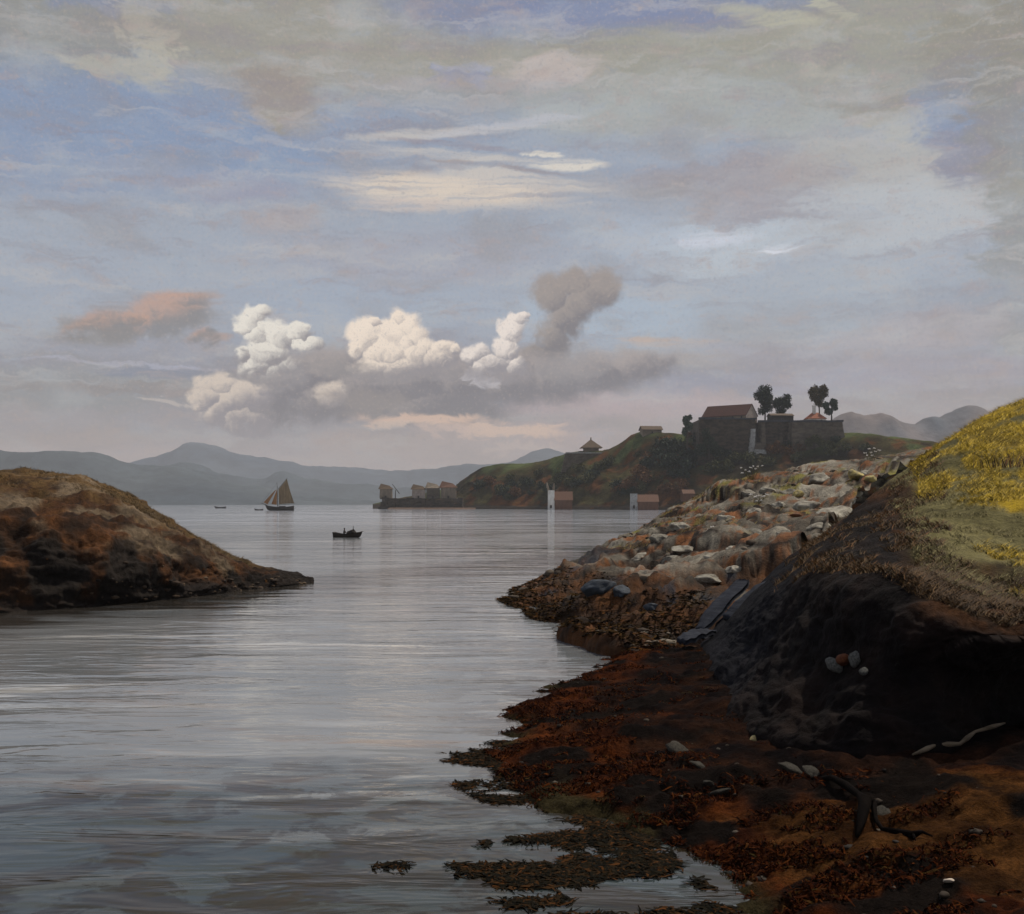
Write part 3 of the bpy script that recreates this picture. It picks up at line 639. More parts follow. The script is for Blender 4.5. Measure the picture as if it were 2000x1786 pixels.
def house(name, label, base, L, Wd, h, rise, rz, mw, mr, windows=0, chimney=None, door=False, group=None, over=0.5, cat='house', gable=None):
    t = thing(name, label, cat, base, rz, group)
    vs, fs = gable_prism(L, Wd, h+2.0, rise)
    w = MB().add([(x, y, z-2.0) for x, y, z in vs], fs).build('wall', mw, t)
    r = roof_slabs(L, Wd, h, rise, over).build('roof', mr, t)
    if gable:
        for s in gable:
            a = s*(L/2+0.03); th = 0.12*s
            tri = [(a, -Wd/2, 0), (a, Wd/2, 0), (a, Wd/2, h), (a, 0, h+rise-0.05), (a, -Wd/2, h)]
            tri2 = [(x+th, y, z) for x, y, z in tri]
            MB().add(tri+tri2, [(0,1,2,3,4),(9,8,7,6,5)]+[(i,5+i,5+(i+1)%5,(i+1)%5) for i in range(5)]).build('gable', gable[s], t)
    if windows: wall_openings(t, L, Wd, h, windows)
    if door:
        d = MB().box(L*0.1-0.6, L*0.1+0.6, -Wd/2-0.08, -Wd/2+0.08, 0, 2.1).build('door', M_tarwood, t)
    if chimney:
        x, hh, mm = chimney
        MB().box(x-0.8, x+0.8, -0.7, 0.7, h+rise-1.0, h+rise+hh, 0.08, 0.08).box(x-0.9, x+0.9, -0.8, 0.8, h+rise+hh, h+rise+hh+0.4).build('chimney', mm, r)
    return t
def S(Y): return Y/F

# the fortress on the ridge
YW = 820; s = S(YW)
def bastion(label, px0, px1, ptop, pbot, Y, dep, m, batl, batr, name='bastion'):
    """battered rampart: front face seen between two pixel columns"""
    k = S(Y); a = P(px0, pbot, Y); b = P(px1, pbot, Y); z1 = P(px0, ptop, Y).z; zb = a.z-6
    t = thing(name, label, 'fortress wall', (0.5*(a.x+b.x), Y, a.z)); ox, oz = t.location.x, a.z
    nx, nz = 18, 9; vs, fs = [], []
    def ring(z):
        f = (z-zb)/(z1-zb); x0 = a.x+batl*k*f-ox; x1 = b.x-batr*k*f-ox; y0 = 2.5*f; pts = []
        for i in range(nx): pts.append((x0+(x1-x0)*i/nx, y0))
        for i in range(nx//2): pts.append((x1, y0+(dep-y0)*i/(nx//2)))
        for i in range(nx): pts.append((x1+(x0-x1)*i/nx, dep))
        for i in range(nx//2): pts.append((x0, dep+(y0-dep)*i/(nx//2)))
        return [(x+0.35*fbm((x,y,z),0.25,3,3), y+0.45*fbm((x,y,z),0.3,3,7), z-oz) for x, y in pts]
    for j in range(nz+1): vs += ring(zb+(z1-zb)*j/nz)
    n = len(vs)//(nz+1)
    for j in range(nz):
        for i in range(n): fs.append((j*n+i, j*n+(i+1)%n, (j+1)*n+(i+1)%n, (j+1)*n+i))
    fs.append(tuple(range(nz*n, nz*n+n)))
    link('wall', mesh_of('wall', vs, fs), m, t)
    x0 = a.x+batl*k-ox; x1 = b.x-batr*k-ox
    mb = MB(); q = x0-0.8
    while q < x1+0.6:
        q2 = min(q+random.uniform(4, 7), x1+0.8)
        mb.box(q+.06, q2-.06, 1.6+random.uniform(-.1,.1), 4.2, z1-oz+0.02, z1-oz+random.uniform(1.0, 1.6), jit=0.12); q = q2
    mb.build('coping', M_coping, t)
    return t
bl = bastion('tall dark stone rampart directly under the long red roofed house', 1362, 1482, 819, 893, YW, 46, M_stone_dark, 6, 5)
ZL = P(0, 819, YW).z; ZC = P(0, 824, YW-2).z; ZR = P(0, 824, YW-12).z     # tops of the three walls
def on_top(px, dY, z): p = P(px, 820, YW+dY); return Vector((p.x, p.y, z))
kk = S(YW)
def buttress(t, px0, px1, ptop, pbot, Y, m, lean=0.0, dep=3.0):
    a = P(px0, pbot, Y-dep*0.6); b = P(px1, ptop, Y-dep*0.6); o = t.location; w = b.x-a.x
    mb = MB(); zs = np.linspace(a.z-2, b.z, 7)
    for i in range(6):
        f = i/6; x = a.x-o.x + lean*kk*f
        mb.box(x+0.25*w*f, x+w*(1-0.15*f), -dep*(1-f*0.7), 3.0, zs[i]-o.z, zs[i+1]-o.z-0.03, jit=0.18)
    mb.build('buttress', m, t)
buttress(bl, 1462, 1474, 838, 884, YW, M_stone_pale, 4)
bm_ = bastion('low dark curtain wall with grey buttresses between the two fortress ramparts', 1484, 1546, 824, 876, YW-2, 60, M_stone_dark, 0, 0, 'curtain_wall')
for a, b, c, d in ((1487, 1496, 826, 868), (1524, 1530, 846, 878), (1539, 1544, 846, 868), (1552, 1559, 842, 872)): buttress(bm_, a, b, c, d, YW-3, M_stone_grey)
br = bastion('grey brown rampart with sloping right end below the small orange roofed house', 1548, 1655, 824, 866, YW-12, 44, M_stone_grey, 0, 8)
# rubble ramp of pale stone at the foot of the tall rampart
t = thing('stone_stair', 'pale broken stone steps at the foot of the tall dark rampart', 'stairs', P(1482, 888, YW-5))
for i in range(6):
    w = 9-1.0*i; MB().box(-w*0.45, w*0.65, -3+0.8*i, 6, i*1.7-1.5, i*1.7+0.14, 0.1, 0.05, 0.2).build('step', M_stone_pale if i < 3 else M_stone_grey, t)

bp = on_top(1425, 22, ZL)
house('garrison_house', 'long house with a dark red roof and pale gable end on the rampart', bp, 36, 17, 3.6, 8.0, R(-40), M_plaster, M_redroof, windows=5, door=True, over=0.6, gable={1: M_gable})
house('store_house', 'low brown house under the dark green trees behind the rampart', on_top(1524, 24, ZC), 17, 9, 6.0, 1.6, R(6), M_tarwood, M_brownroof, windows=3)
# hip-roofed house
def hip_house(name, label, base, L, Wd, h, rise, mw, mr, chimney=None, ridge=0.35, over=0.6, win=2):
    t = thing(name, label, 'house', base)
    MB().box(-L/2, L/2, -Wd/2, Wd/2, -2, h).build('wall', mw, t)
    a, b, r = L/2+over, Wd/2+over, L*ridge/2
    vs = [(-a,-b,h+.02),(a,-b,h+.02),(a,b,h+.02),(-a,b,h+.02),(-a,-b,h+.3),(a,-b,h+.3),(a,b,h+.3),(-a,b,h+.3),(-r,0,h+rise),(r,0,h+rise)]
    rf = MB().add(vs, [(0,3,2,1),(0,1,5,4),(1,2,6,5),(2,3,7,6),(3,0,4,7),(4,5,9,8),(5,6,9),(6,7,8,9),(7,4,8)]).build('roof', mr, t)
    if chimney:
        x, w, hh = chimney
        MB().box(x-w/2, x+w/2, -w/2, w/2, h+rise-2.0, h+rise+hh, 0.1, 0.1).box(x-w/2-.25, x+w/2+.25, -w/2-.25, w/2+.25, h+rise+hh, h+rise+hh+.6).build('chimney', M_white, rf)
    wall_openings(t, L, Wd, h, win)
    return t
hip_house('guard_house', 'small house with orange hipped roof and tall white chimney on the right rampart', on_top(1592, 8, ZR), 13, 10, 3.2, 4.8, M_white, M_orangeroof, chimney=(-0.8, 2.2, 4.6))
# hut with a mossy flat roof on the knoll, and the pyramid roofed pavilion behind a long wall
t = house('stone_hut', 'squat tan hut with ragged thatch alone on the grassy knoll', P(1271, 853, 880), 15, 9, 5.2, 2.6, R(8), M_plaster, M_brownroof, windows=1, over=0.9)
t = thing('summer_house', 'small hut with pointed brown pyramid roof behind the long low wall', 'house', P(1154, 886, 925))
MB().box(-6, 6, -6, 6, -3, 4.3).build('wall', M_plaster, t)
rf = MB().add([(-9,-9,4.32),(9,-9,4.32),(9,9,4.32),(-9,9,4.32),(0,0,11.5)], [(0,3,2,1),(0,1,4),(1,2,4),(2,3,4),(3,0,4)]).build('roof', M_brownroof, t)
MB().box(-0.5, 0.5, -0.5, 0.5, 10.8, 13.0, .1, .1).build('finial', M_brownroof, rf)
a = P(1141, 913, 905)
t = thing('battery_wall', 'long low grey wall with sloping left end on the ridge below the pyramid roof', 'wall', a)
k = S(905)
mb = MB()
for j in range(5):
    z0, z1 = -4+3.0*j, -1.05+3.0*j; f = j/5
    q = (-44+8*f)*k
    while q < 41*k:
        q2 = min(q+random.uniform(3, 6), 41*k); mb.box(q+.05, q2-.05, -2+0.5*j, 8, z0, z1, jit=0.16); q = q2
mb.build('wall', M_stone_grey, t)
MB().box(-36*k, 41*k, 0, 8.5, 11.0, 11.9, jit=0.15).build('coping', M_stone_pale, t)

# boathouses along the far shore
def shore_pt(px, dz=1.0, Y=None):
    u = np.interp(px, HPX, HYF); p = P(px, 990, u if Y is None else Y); return Vector((p.x, p.y, dz))
def boathouse(label, px0, pxs, px1, ptop, Y, mw=M_redwood, gm=M_white, posts=True, gw=1.0):
    """gable end turned to the left, long side with its roof to the right"""
    k = S(Y); xg = (pxs-px0)*k; L = (px1-pxs)*k
    x = (pxs-1000)*k; hgt = (995-ptop)*k; rz = R(20)
    t = thing('boathouse', label, 'boathouse', (x+L*0.5, Y, 0.9), 0)
    L2 = L; Wd = 11; h = hgt*0.45; rise = hgt*0.42
    vs, fs = gable_prism(L2, Wd, h+1.5, rise)
    MB().add([(vx, vy, vz-1.5) for vx, vy, vz in vs], fs).build('wall', mw, t)
    r = roof_slabs(L2, Wd, h, rise, 0.5, 0.3).build('roof', mw, t)
    # whitewashed stair tower in front of the gable
    g = MB().box(-L/2-xg, -L/2-0.05, -5.0, 2.5, -1.5, hgt*0.95, 0.15, 0.4, 0.1).build('gable', gm, t)
    MB().box(-L/2-xg*0.72, -L/2-xg*0.42, -5.12, -4.8, 0.2, 2.4).build('door', M_tarwood, t)
    if posts:
        for q, tl, hh in ((0.9, -1.4, 1.38), (0.2, 0.5, 1.34)):
            x0 = -L/2-xg*q
            MB().tube([(x0, -2, hgt*0.9), (x0+tl*0.6, -2, hgt*1.15), (x0+tl, -2, hgt*hh)], [0.9, 0.8, 0.45], 7).build('post', M_plaster, t)
    return t
boathouse('red brown boathouse with bright white end and two forked pale posts', 1070, 1083, 1117, 958, 850)
boathouse('red brown boathouse with off white end near the right of the far shore', 1231, 1244, 1284, 964, 790, gm=M_stone_pale, posts=False)
house('boat_shed', 'small red brown shed among rusty bracken above the rocks', at_hill(1344, 974)+Vector((0,-1,0)), 8, 6, 3.6, 2.4, R(10), M_redwood, M_redwood, windows=0, cat='shed')

# pier with huts at the tip of the headland
Yp = 950; k = S(Yp); x0 = (742-1000)*k; x1 = (905-1000)*k
t = thing('pier', 'long low dark stone pier at the tip of the far headland', 'pier', ((x0+x1)/2, Yp-6, 0)); hw = (x1-x0)/2
mb = MB()
for j in range(3):
    q = -hw+1.2*j
    while q < hw:
        q2 = min(q+random.uniform(3, 7), hw); mb.box(q+.05, q2-.05, -4+0.6*j, 9-0.4*j, -1.5+3.3*j, 1.74+3.3*j+random.uniform(-.4,1.2), jit=0.55); q = q2
mb.build('wall', M_stone_dark, t)
MB().box(-hw+1, hw, -3, 8.5, 8.4, 8.8, jit=0.25).build('deck', M_tarwood, t)
for i in range(7):
    xx = -hw+6+i*(2*hw-10)/6; MB().tube([(xx, -5.2, -1.5), (xx-0.3, -4.6, random.uniform(7.5, 10.5))], [0.35, 0.25], 7).build('post', M_tarwood, t)
def pier_hut(label, px, ptop, pbot, wpx, mw, mr, Y=948, mono=True):
    k = S(Y); b = Vector(((px-1000)*k, Y, 8.82)); L = wpx*k; h = (pbot-ptop)*k
    t = thing('pier_hut', label, 'hut', b)
    MB().box(-L/2, L/2, -3.5, 3.5, -0.05, h*0.62, 0.2, 0.2, 0.12).build('wall', mw, t)
    r = MB().add([(-L*.6,-4.2,h*.62+.02),(L*.6,-4.2,h*.62+.02),(L*.6,4.2,h*.62+.02),(-L*.6,4.2,h*.62+.02),(-L*.42,0,h*1.0),(L*.28,0,h*0.86)],
                 [(0,3,2,1),(0,1,5,4),(2,3,4,5),(1,2,5),(3,0,4)]).build('roof', mr, t)
    MB().box(-0.7, 0.7, -3.75, -3.3, 0.05, min(2.2, h*.5)).build('door', M_tarwood, t)
    return t
pier_hut('pale hut with tilted brown roof at the very end of the pier', 754, 939, 968, 24, M_plaster, M_brownroof)
pier_hut('tan hut with brown roof standing midway along the pier', 818, 944, 972, 26, M_gable, M_brownroof)
pier_hut('grey hut with round pale roof where the pier meets the headland', 846, 938, 970, 26, M_stone_grey, M_plaster)
pier_hut('tall hut with orange brown roof against the headland slope', 876, 940, 974, 30, M_plaster, M_redwood)
# leaning derrick on the pier
t = thing('derrick', 'thin leaning wooden derrick beside the end hut of the pier', 'crane', ((772-1000)*S(948), 948, 8.8))
MB().tube([(0,0,0),(0.2,0,7)], [0.4,0.3], 7).build('mast', M_spar, t); MB().tube([(3.5,0,4.0),(-2.5,0,12)], [0.35,0.22], 7).build('boom', M_spar, t)
# strip of bare sand before the pier
def strand():
    pts = []; n = 60
    rows = []
    for dy, z in ((-9, -0.4), (-5, 0.35), (4, 0.9), (14, 1.2)):
        rows.append([((px-1000)*S(930)*1.0, 915+dy+ (10 if px < 780 else 0), z) for px in (760, 800, 850, 900, 930)])
    Gd = grid_surface(rows, 60, 14)
    o, _, _ = surface('shore', Gd, lambda u, v, p, n: lerp((0.10,0.058,0.036), (0.06,0.038,0.026), 0.5+fbm(p, 0.2, 3, 3)), mat_terrain('bare_shore', 0.4, 0.5, 0.5, 0.2), lambda p, u, v: 0.25*fbm(p, 0.25, 3, 5))
    o['kind'] = 'structure'
strand()

# ------------------------------------------------------------------ trees and bushes
def leaf_mesh(name, lobes, per, size, squash=0.8, shell=0.55, seed=0, droop=0.0):
    """small leaf sprays spread through a handful of uneven lobes"""
    g = np.random.default_rng(seed); V = []
    for cx, cy_, cz, rx, ry, rz in lobes:
        n = int(per*rx*ry*rz/ max(1e-6, np.mean([l[3]*l[4]*l[5] for l in lobes])))
        d = g.normal(size=(n, 3)); d /= np.linalg.norm(d, axis=1, keepdims=True)
        r = shell + (1-shell)*g.random(n)**0.6; r *= 1+0.22*np.array([fbm(q*1.0, 2.2, 3, seed) for q in d])
        V.append(np.c_[cx+d[:,0]*r*rx, cy_+d[:,1]*r*ry, cz+d[:,2]*r*rz])
    C = np.vstack(V); n = len(C)
    a = g.normal(size=(n, 3)); a /= np.linalg.norm(a, axis=1, keepdims=True)
    b = np.cross(a, g.normal(size=(n, 3))); b /= np.linalg.norm(b, axis=1, keepdims=True)
    ln = size*(0.6+0.8*g.random((n, 1))); w = ln*(0.35+0.25*g.random((n, 1)))
    q = np.stack([C-a*ln*.5, C+b*w*.5, C+a*ln*.5+np.array([0,0,-droop])*ln, C-b*w*.5], 1).reshape(-1, 3)
    f = np.arange(4*n).reshape(n, 4)
    me = bpy.data.meshes.new(name); me.from_pydata(q.tolist(), [], f.tolist()); me.update(); return me
L_dark = mat_leaf('dark_green_leaf', [(0, (0.006,0.013,0.008)), (0.6, (0.018,0.032,0.018)), (1, (0.05,0.068,0.034))])
L_brown = mat_leaf('brown_leaf', [(0, (0.038,0.030,0.016)), (0.6, (0.085,0.066,0.032)), (1, (0.14,0.108,0.05))])
L_teal = mat_leaf('grey_green_leaf', [(0, (0.026,0.044,0.034)), (0.6, (0.056,0.080,0.056)), (1, (0.11,0.135,0.085))])
L_rust = mat_leaf('rusty_leaf', [(0, (0.060,0.026,0.010)), (0.6, (0.12,0.052,0.018)), (1, (0.20,0.095,0.03))])
L_olive = mat_leaf('olive_leaf', [(0, (0.024,0.028,0.010)), (0.6, (0.060,0.064,0.022)), (1, (0.12,0.115,0.04))])
def tree(label, px, pbase, Y, lobes_px, mat, seed, kind='tree', name='tree', leaf=1.0, per=520, group='trees on the fortress', zb=None):
    """lobes given as (px, py, rx, ry) of the crown's clumps"""
    k = S(Y); base = P(px, pbase, Y) if zb is None else Vector((P(px, pbase, Y).x, Y, zb)); pbase = HOR-(base.z-CAMZ)/Y*F; t = thing(name, label, 'tree', base, 0, group)
    g = random.Random(seed); lob = []
    for a, b, rx, ry in lobes_px:
        lob.append(((a-px)*k, g.uniform(-1.5, 1.5), (pbase-b)*k, rx*k, rx*k*0.9, ry*k))
    top = max(l[2] for l in lob)
    mb = MB(); mb.tube([(0,0,-1.5),(0.15,0,top*0.3),(-0.1,0.1,top*0.6),(0.1,0,top*0.9)], [0.75,0.55,0.42,0.2], 8)
    for l in lob:
        mb.tube([(0,0,top*0.45),((l[0])*.5,l[1]*.5,top*0.45+(l[2]-top*.45)*.6),(l[0],l[1],l[2])], [0.36,0.24,0.1], 6)
    mb.build('trunk', M_bark, t)
    link('crown', leaf_mesh('crown', lob, per, leaf*1.5, seed=seed, shell=0.25), mat, t)
    return t
tree('tallest dark green tree behind the gable of the red roofed house', 1494, 812, YW+44, [(1490,768,13,15),(1480,773,9,9),(1500,760,9,9),(1494,782,16,10),(1497,796,13,12),(1487,804,9,8),(1502,776,9,11)], L_dark, 1, zb=ZC)
tree('broad dark green tree beside the tallest one, above the low brown house', 1528, 812, YW+42, [(1524,786,12,11),(1538,779,9,11),(1515,790,10,10),(1535,792,11,8),(1526,803,11,8)], L_dark, 2, zb=ZC)
tree('brown leaved tree behind the white chimney', 1600, 822, YW+22, [(1588,768,11,12),(1608,765,11,13),(1597,776,15,10),(1592,760,7,8),(1610,758,6,8),(1599,788,9,8)], L_brown, 3, zb=ZR)
tree('small blue green tree to the right of the white chimney', 1624, 824, YW+10, [(1612,793,7,8),(1627,788,8,9),(1618,804,8,7),(1630,797,6,6)], L_teal, 4, zb=ZR)
tree('slender grey green tree at the left end of the tall rampart', 1342, 872, YW-6, [(1340,822,7,10),(1346,833,8,9),(1338,843,6,9),(1348,816,5,6)], L_teal, 5)
tree('tall dark bush growing against the left part of the tall rampart', 1384, 893, YW-7, [(1370,880,13,14),(1385,862,12,14),(1378,846,9,11),(1400,880,13,12),(1392,872,12,12)], L_dark, 8, leaf=0.9)
tree('rusty bush growing against the buttresses of the low curtain wall', 1514, 884, YW-9, [(1508,878,8,9),(1518,870,7,9),(1526,879,7,7)], L_rust, 9, leaf=0.8)
tree('olive bush growing against the grey brown rampart', 1590, 872, YW-18, [(1580,864,9,9),(1592,858,8,9),(1604,865,9,8),(1620,867,8,7)], L_olive, 10, leaf=0.8)
BUSH = [
 # px, py, r, kind
 *[(x, y, r, 'd') for x, y, r in ((1300,872,15),(1318,885,17),(1338,892,16),(1358,900,15),(1285,890,13),(1372,886,14),(1270,905,13),(1308,905,17),(1380,862,14),(1392,846,11),(1366,868,12),(1345,915,14),(1325,928,13),(1400,884,13),(1420,890,9))],
 *[(x, y, r, 'r') for x, y, r in ((1512,884,8),(1536,882,9),(1556,874,8),(1580,868,9),(1352,840,7),(1358,852,7),(1248,925,11),(1230,945,11),(1262,935,10),(1300,955,10),(1330,950,10),(1210,955,9))],
 *[(x, y, r, 'o') for x, y, r in ((1440,896,11),(1470,900,12),(1500,902,10),(1395,915,12),(1420,912,10),(1190,905,9),(1170,915,9),(1130,918,8),(1150,935,9),(1110,940,9),(1090,930,8),(1620,880,10),(1650,878,9),(1560,893,9),(1690,874,8))],
]
BK = {'d': (L_dark, 'dense dark green bush on the slope of the fortress headland', 'dark bushes on the headland'),
      'r': (L_rust, 'rust brown bush on the headland slope', 'rusty bushes on the headland'),
      'o': (L_olive, 'low olive green bush on the headland slope', 'olive bushes on the headland')}
gb = random.Random(21)
for _ in range(46):
    x = gb.uniform(925, 1335); y = gb.uniform(0.25, 0.9); top = np.interp(x, HPX, HCR)
    BUSH.append((x, top + (985-top)*y, gb.uniform(5, 11), gb.choice('ddoor')))
for x, y, rr_ in ((1375,890,10),(1390,878,9),(1405,893,10),(1450,893,8),(1505,878,8),(1520,872,7),(1548,872,8),(1570,866,8),(1600,866,8),(1630,864,7),(1490,872,7)): BUSH.append((x, y, rr_, gb.choice('dro')))
bush_mesh = {}
for kk_ in BK:
    for v in range(3):
        g = random.Random(v+hash(kk_) % 7)
        lob = [(g.uniform(-.5,.5), g.uniform(-.3,.3), g.uniform(0.15,.55), g.uniform(.4,.6), g.uniform(.4,.6), g.uniform(.35,.55)) for _ in range(5)]
        me = leaf_mesh('bush', lob, 110, 0.20, seed=v+5, shell=0.2); me.materials.append(BK[kk_][0]); bush_mesh[kk_, v] = me
for i, (px, py, r, kd) in enumerate(BUSH):
    p = at_hill(px, py+r*0.5); o = bpy.data.objects.new('bush', bush_mesh[kd, i % 3]); col.objects.link(o)
    o.location = p; q = r*S(p.y)*2.1; o.scale = (q*random.uniform(.9,1.2), q, q*random.uniform(.85,1.15)); o.rotation_euler = (0, 0, random.uniform(0, 6))
    tag(o, BK[kd][1], 'bush', BK[kd][2])

# ------------------------------------------------------------------ boats
def hull_mesh(L, B, D, sheer=0.35, draft=0.3, transom=0.55, n=22, m=9, wall=0.06, bow=1.0):
    """open clinker hull, bow towards -x; z = 0 at the waterline"""
    vs, fs = [], []
    def sect(f, off):
        x = -L/2 + L*f
        w = B/2*(max(0.0, 1-((1-f)**2.6)))**0.9 if f < 0.5 else B/2*(1-(1-transom)*((f-0.5)/0.5)**2)*(max(0.0, 1-0.5**2.6))**0.9/ (max(0.0, 1-0.5**2.6))**0.9
        if f < 0.5: w = B/2*(1-(1-2*f)**2.2)
        w = max(w-off, 0.012*B)
        zt = D + sheer*(abs(2*f-1)**2.2)*(1.25 if f < .5 else .8); zb = -draft*(1-(max(0, 1-4*f))**2) + off*0.6
        xr = -bow*0.12*L*max(0, 1-3*f)
        return x, xr, w, zt, zb
    for off in (0.0, wall):
        for i in range(n+1):
            x, xr, w, zt, zb = sect(i/n, off)
            for j in range(2*m+1):
                t = abs(j-m)/m; sg = -1 if j < m else 1
                y = sg*w*(t**0.55); z = zb+(zt-zb)*(t**1.7)
                vs.append((x + xr*t, y, z))
    k = 2*m+1; N = (n+1)*k
    for i in range(n):
        for j in range(2*m):
            a = i*k+j; fs.append((a, a+1, a+k+1, a+k)); b = a+N; fs.append((b, b+k, b+k+1, b+1))
        for j in (0, 2*m):
            a = i*k+j; fs.append((a, a+k, a+k+N, a+N))
    for i in (0, n):
        for j in range(2*m): a = i*k+j; fs.append((a, a+N, a+N+1, a+1))
    ci = len(vs); pa, pb = vs[n*k], vs[n*k+2*m]
    for ox in (0.0, -wall):                                       # the transom board, proud of nothing: outer and inner face
        base = len(vs); vs += [(x+ox, y*0.985, z) for x, y, z in vs[n*k:n*k+k]]
        fs.append(tuple(base+j for j in (range(k) if ox == 0 else range(k-1, -1, -1))))
    for a, b in ((ci, ci+2*m),): fs.append((a, b, b+k, a+k))
    return mesh_of('hull', vs, fs)
def sail_mesh(c, n=14, belly=0.06, th=0.02, twist=(0,1,0)):
    """four-cornered bellied cloth: tack, clew, peak, throat"""
    a, b, d, e = [Vector(q) for q in c]; vs, fs = [], []; Lb = (b-a).length
    for sd in (0, 1):
        for i in range(n+1):
            for j in range(n+1):
                u, v = i/n, j/n; p = (a*(1-u)+b*u)*(1-v)+(e*(1-u)+d*u)*v
                bl_ = belly*Lb*4*u*(1-u)*(1-0.5*v)*math.sin(math.pi*min(1, v*0.9+0.1))
                edge = 0.03*Lb*math.sin(math.pi*v)*(u**3)
                vs.append((p.x-edge*0.8, p.y-bl_+sd*th, p.z+0.015*Lb*math.sin(math.pi*u)*(1-v)))
    k = n+1; N = k*k
    for i in range(n):
        for j in range(n):
            q = i*k+j; fs.append((q, q+k, q+k+1, q+1)); r = q+N; fs.append((r, r+1, r+k+1, r+k))
    rim = [i*k for i in range(k)]+[n*k+j for j in range(1, k)]+[i*k+n for i in range(n-1, -1, -1)]+[j for j in range(n-1, 0, -1)]
    for q, r in zip(rim, rim[1:]+rim[:1]): fs.append((q, r, r+N, q+N))
    return mesh_of('sail', vs, fs)

# gaff cutter under tan sails
Ys = 735; k = S(Ys); x0 = 548
def bs(px, py, dy=0.0): return ((px-x0)*k, dy, (998-py)*k)
t = thing('sailing_boat', 'dark gaff rigged sailing boat under tan and rust sails on calm water', 'sailing boat', ((x0-1000)*k, Ys, 0.0))
hm = hull_mesh(50*k, 4.6, 2.1, 1.0, 0.6, 0.5, wall=0.15)
h = link('hull', hm, M_oak, t, True); h.location = (0.3, 0, 0.25)
MB().box(-7, 7.2, -1.95, 1.95, 1.75, 1.9).build('deck', M_oak, t)
MB().box(-1.0, 3.2, -1.1, 1.1, 1.92, 2.9, .1, .1).build('cabin', M_oak, t)
MB().tube([(-7, 0, 2.3), bs(519, 986.5), bs(510, 983.5)], [.26,.2,.1], 8).build('bowsprit', M_spar, t)
MB().tube([bs(542.5, 992), bs(542, 970), bs(541, 943)], [.26,.22,.08], 8).build('mast', M_spar, t)
MB().tube([bs(543.5, 956, -.3), bs(561.5, 934, -.3)], [.16,.08], 7).build('gaff', M_spar, t)
MB().tube([bs(543.5, 987.5, -.3), bs(576.5, 985, -.3)], [.16,.09], 7).build('boom', M_spar, t)
link('mainsail', sail_mesh([bs(545,986,-.3), bs(575,984,-.3), bs(560.5,936,-.3), bs(544,957,-.3)], belly=.10), M_tansail, t, True)
link('foresail', sail_mesh([bs(530,985.5,-.1), bs(540.5,987,-.1), bs(542,957,-.1), bs(541.6,954.5,-.1)], belly=.12), M_rustsail, t, True)
link('jib', sail_mesh([bs(514.5,982,.1), bs(522.5,986,.1), bs(538.6,959,.1), bs(538,957.5,.1)], belly=.12), M_rustsail, t, True)
MB().box(-0.12, 0.12, -.6, .6, 0, 1.5).tube([(0,0,1.4),(1.6,0,1.9)], .08, 6).build('rudder', M_oak, t).location = (8.4, 0, -.2)
# stays
MB().tube([bs(541, 944), bs(511, 983.6)], .035, 5).build('forestay', M_spar, t)
MB().tube([bs(541.4, 950), (3.0, 2.0, 2.4)], .03, 5).tube([bs(541.4, 950), (3.0, -2.0, 2.4)], .03, 5).build('shroud', M_spar, t)

def open_boat(label, px, pw, pbot, rz=0.0, D=0.45, oars=False, name='rowing_boat', mat=None, scale_l=None):
    Y = CAMZ*F/(pbot-HOR-1.0); L = pw*S(Y) if scale_l is None else scale_l
    t = thing(name, label, 'rowing boat', ((px-1000)*S(Y), Y, 0.0), rz)
    link('hull', hull_mesh(L, L*0.34, L*0.10, L*0.09, L*0.05, 0.6, wall=L*0.012), mat or M_oak, t, True).location = (0, 0, L*0.01)
    for q in (-0.18, 0.05, 0.28): w_ = L*(.125 if q == -0.18 else .138 if q < .2 else .108); MB().box(q*L-L*.03, q*L+L*.03, -w_, w_, L*.065, L*.08).build('thwart', M_oak, t)
    return t, L, Y
open_boat('tiny dark open boat far out near the left rocks', 431, 20, 994.0, R(4))
open_boat('small dark dinghy floating just off the bow of the sailing boat', 506, 16, 998.0, R(-6))
bt, L, Yb = open_boat('dark rowing boat with raised bow carrying a rower, on the calm bay', 677, 52, 1051.0, R(170), scale_l=3.9)
# pole, oar and a heap of nets in the boat
MB().tube([(-1.05,0,.1),(-1.0,0,1.55)], [.06,.04], 7).build('pole', M_spar, bt)
bt.rotation_euler[2] = R(158)
c_, s_ = math.cos(R(158)), math.sin(R(158))
def inboat(x, y, z): return Vector((bt.location.x + c_*x - s_*y, bt.location.y + s_*x + c_*y, z))
oar = thing('oar', 'long thin oar resting over the raised bow of the rowing boat', 'oar', inboat(-1.25, .15, .62), R(158))
MB().tube([(0.9,0,-.12),(-1.15,.12,.16)], [.028,.022], 7).build('shaft', M_spar, oar)
MB().box(-1.55,-1.12,.06,.20,.17,.20,.0,.02,.01).build('blade', M_spar, oar)
g = bmesh.new(); bmesh.ops.create_icosphere(g, subdivisions=4, radius=1)
for v in g.verts:
    n_ = fbm(v.co, 1.6, 4, 3); v.co = Vector((v.co.x*.66, v.co.y*.40, max(v.co.z, -.5)*.50*(1.0-0.45*v.co.x)))*(1+.35*n_)
me = bpy.data.meshes.new('fishing_net'); g.to_mesh(me); g.free()
o = link('fishing_net', me, M_net, None, True); o.location = inboat(-.72, 0, .52); o.rotation_euler = (0, 0, R(158)); tag(o, 'dark heap of fishing net piled in the bow of the rowing boat', 'fishing net')

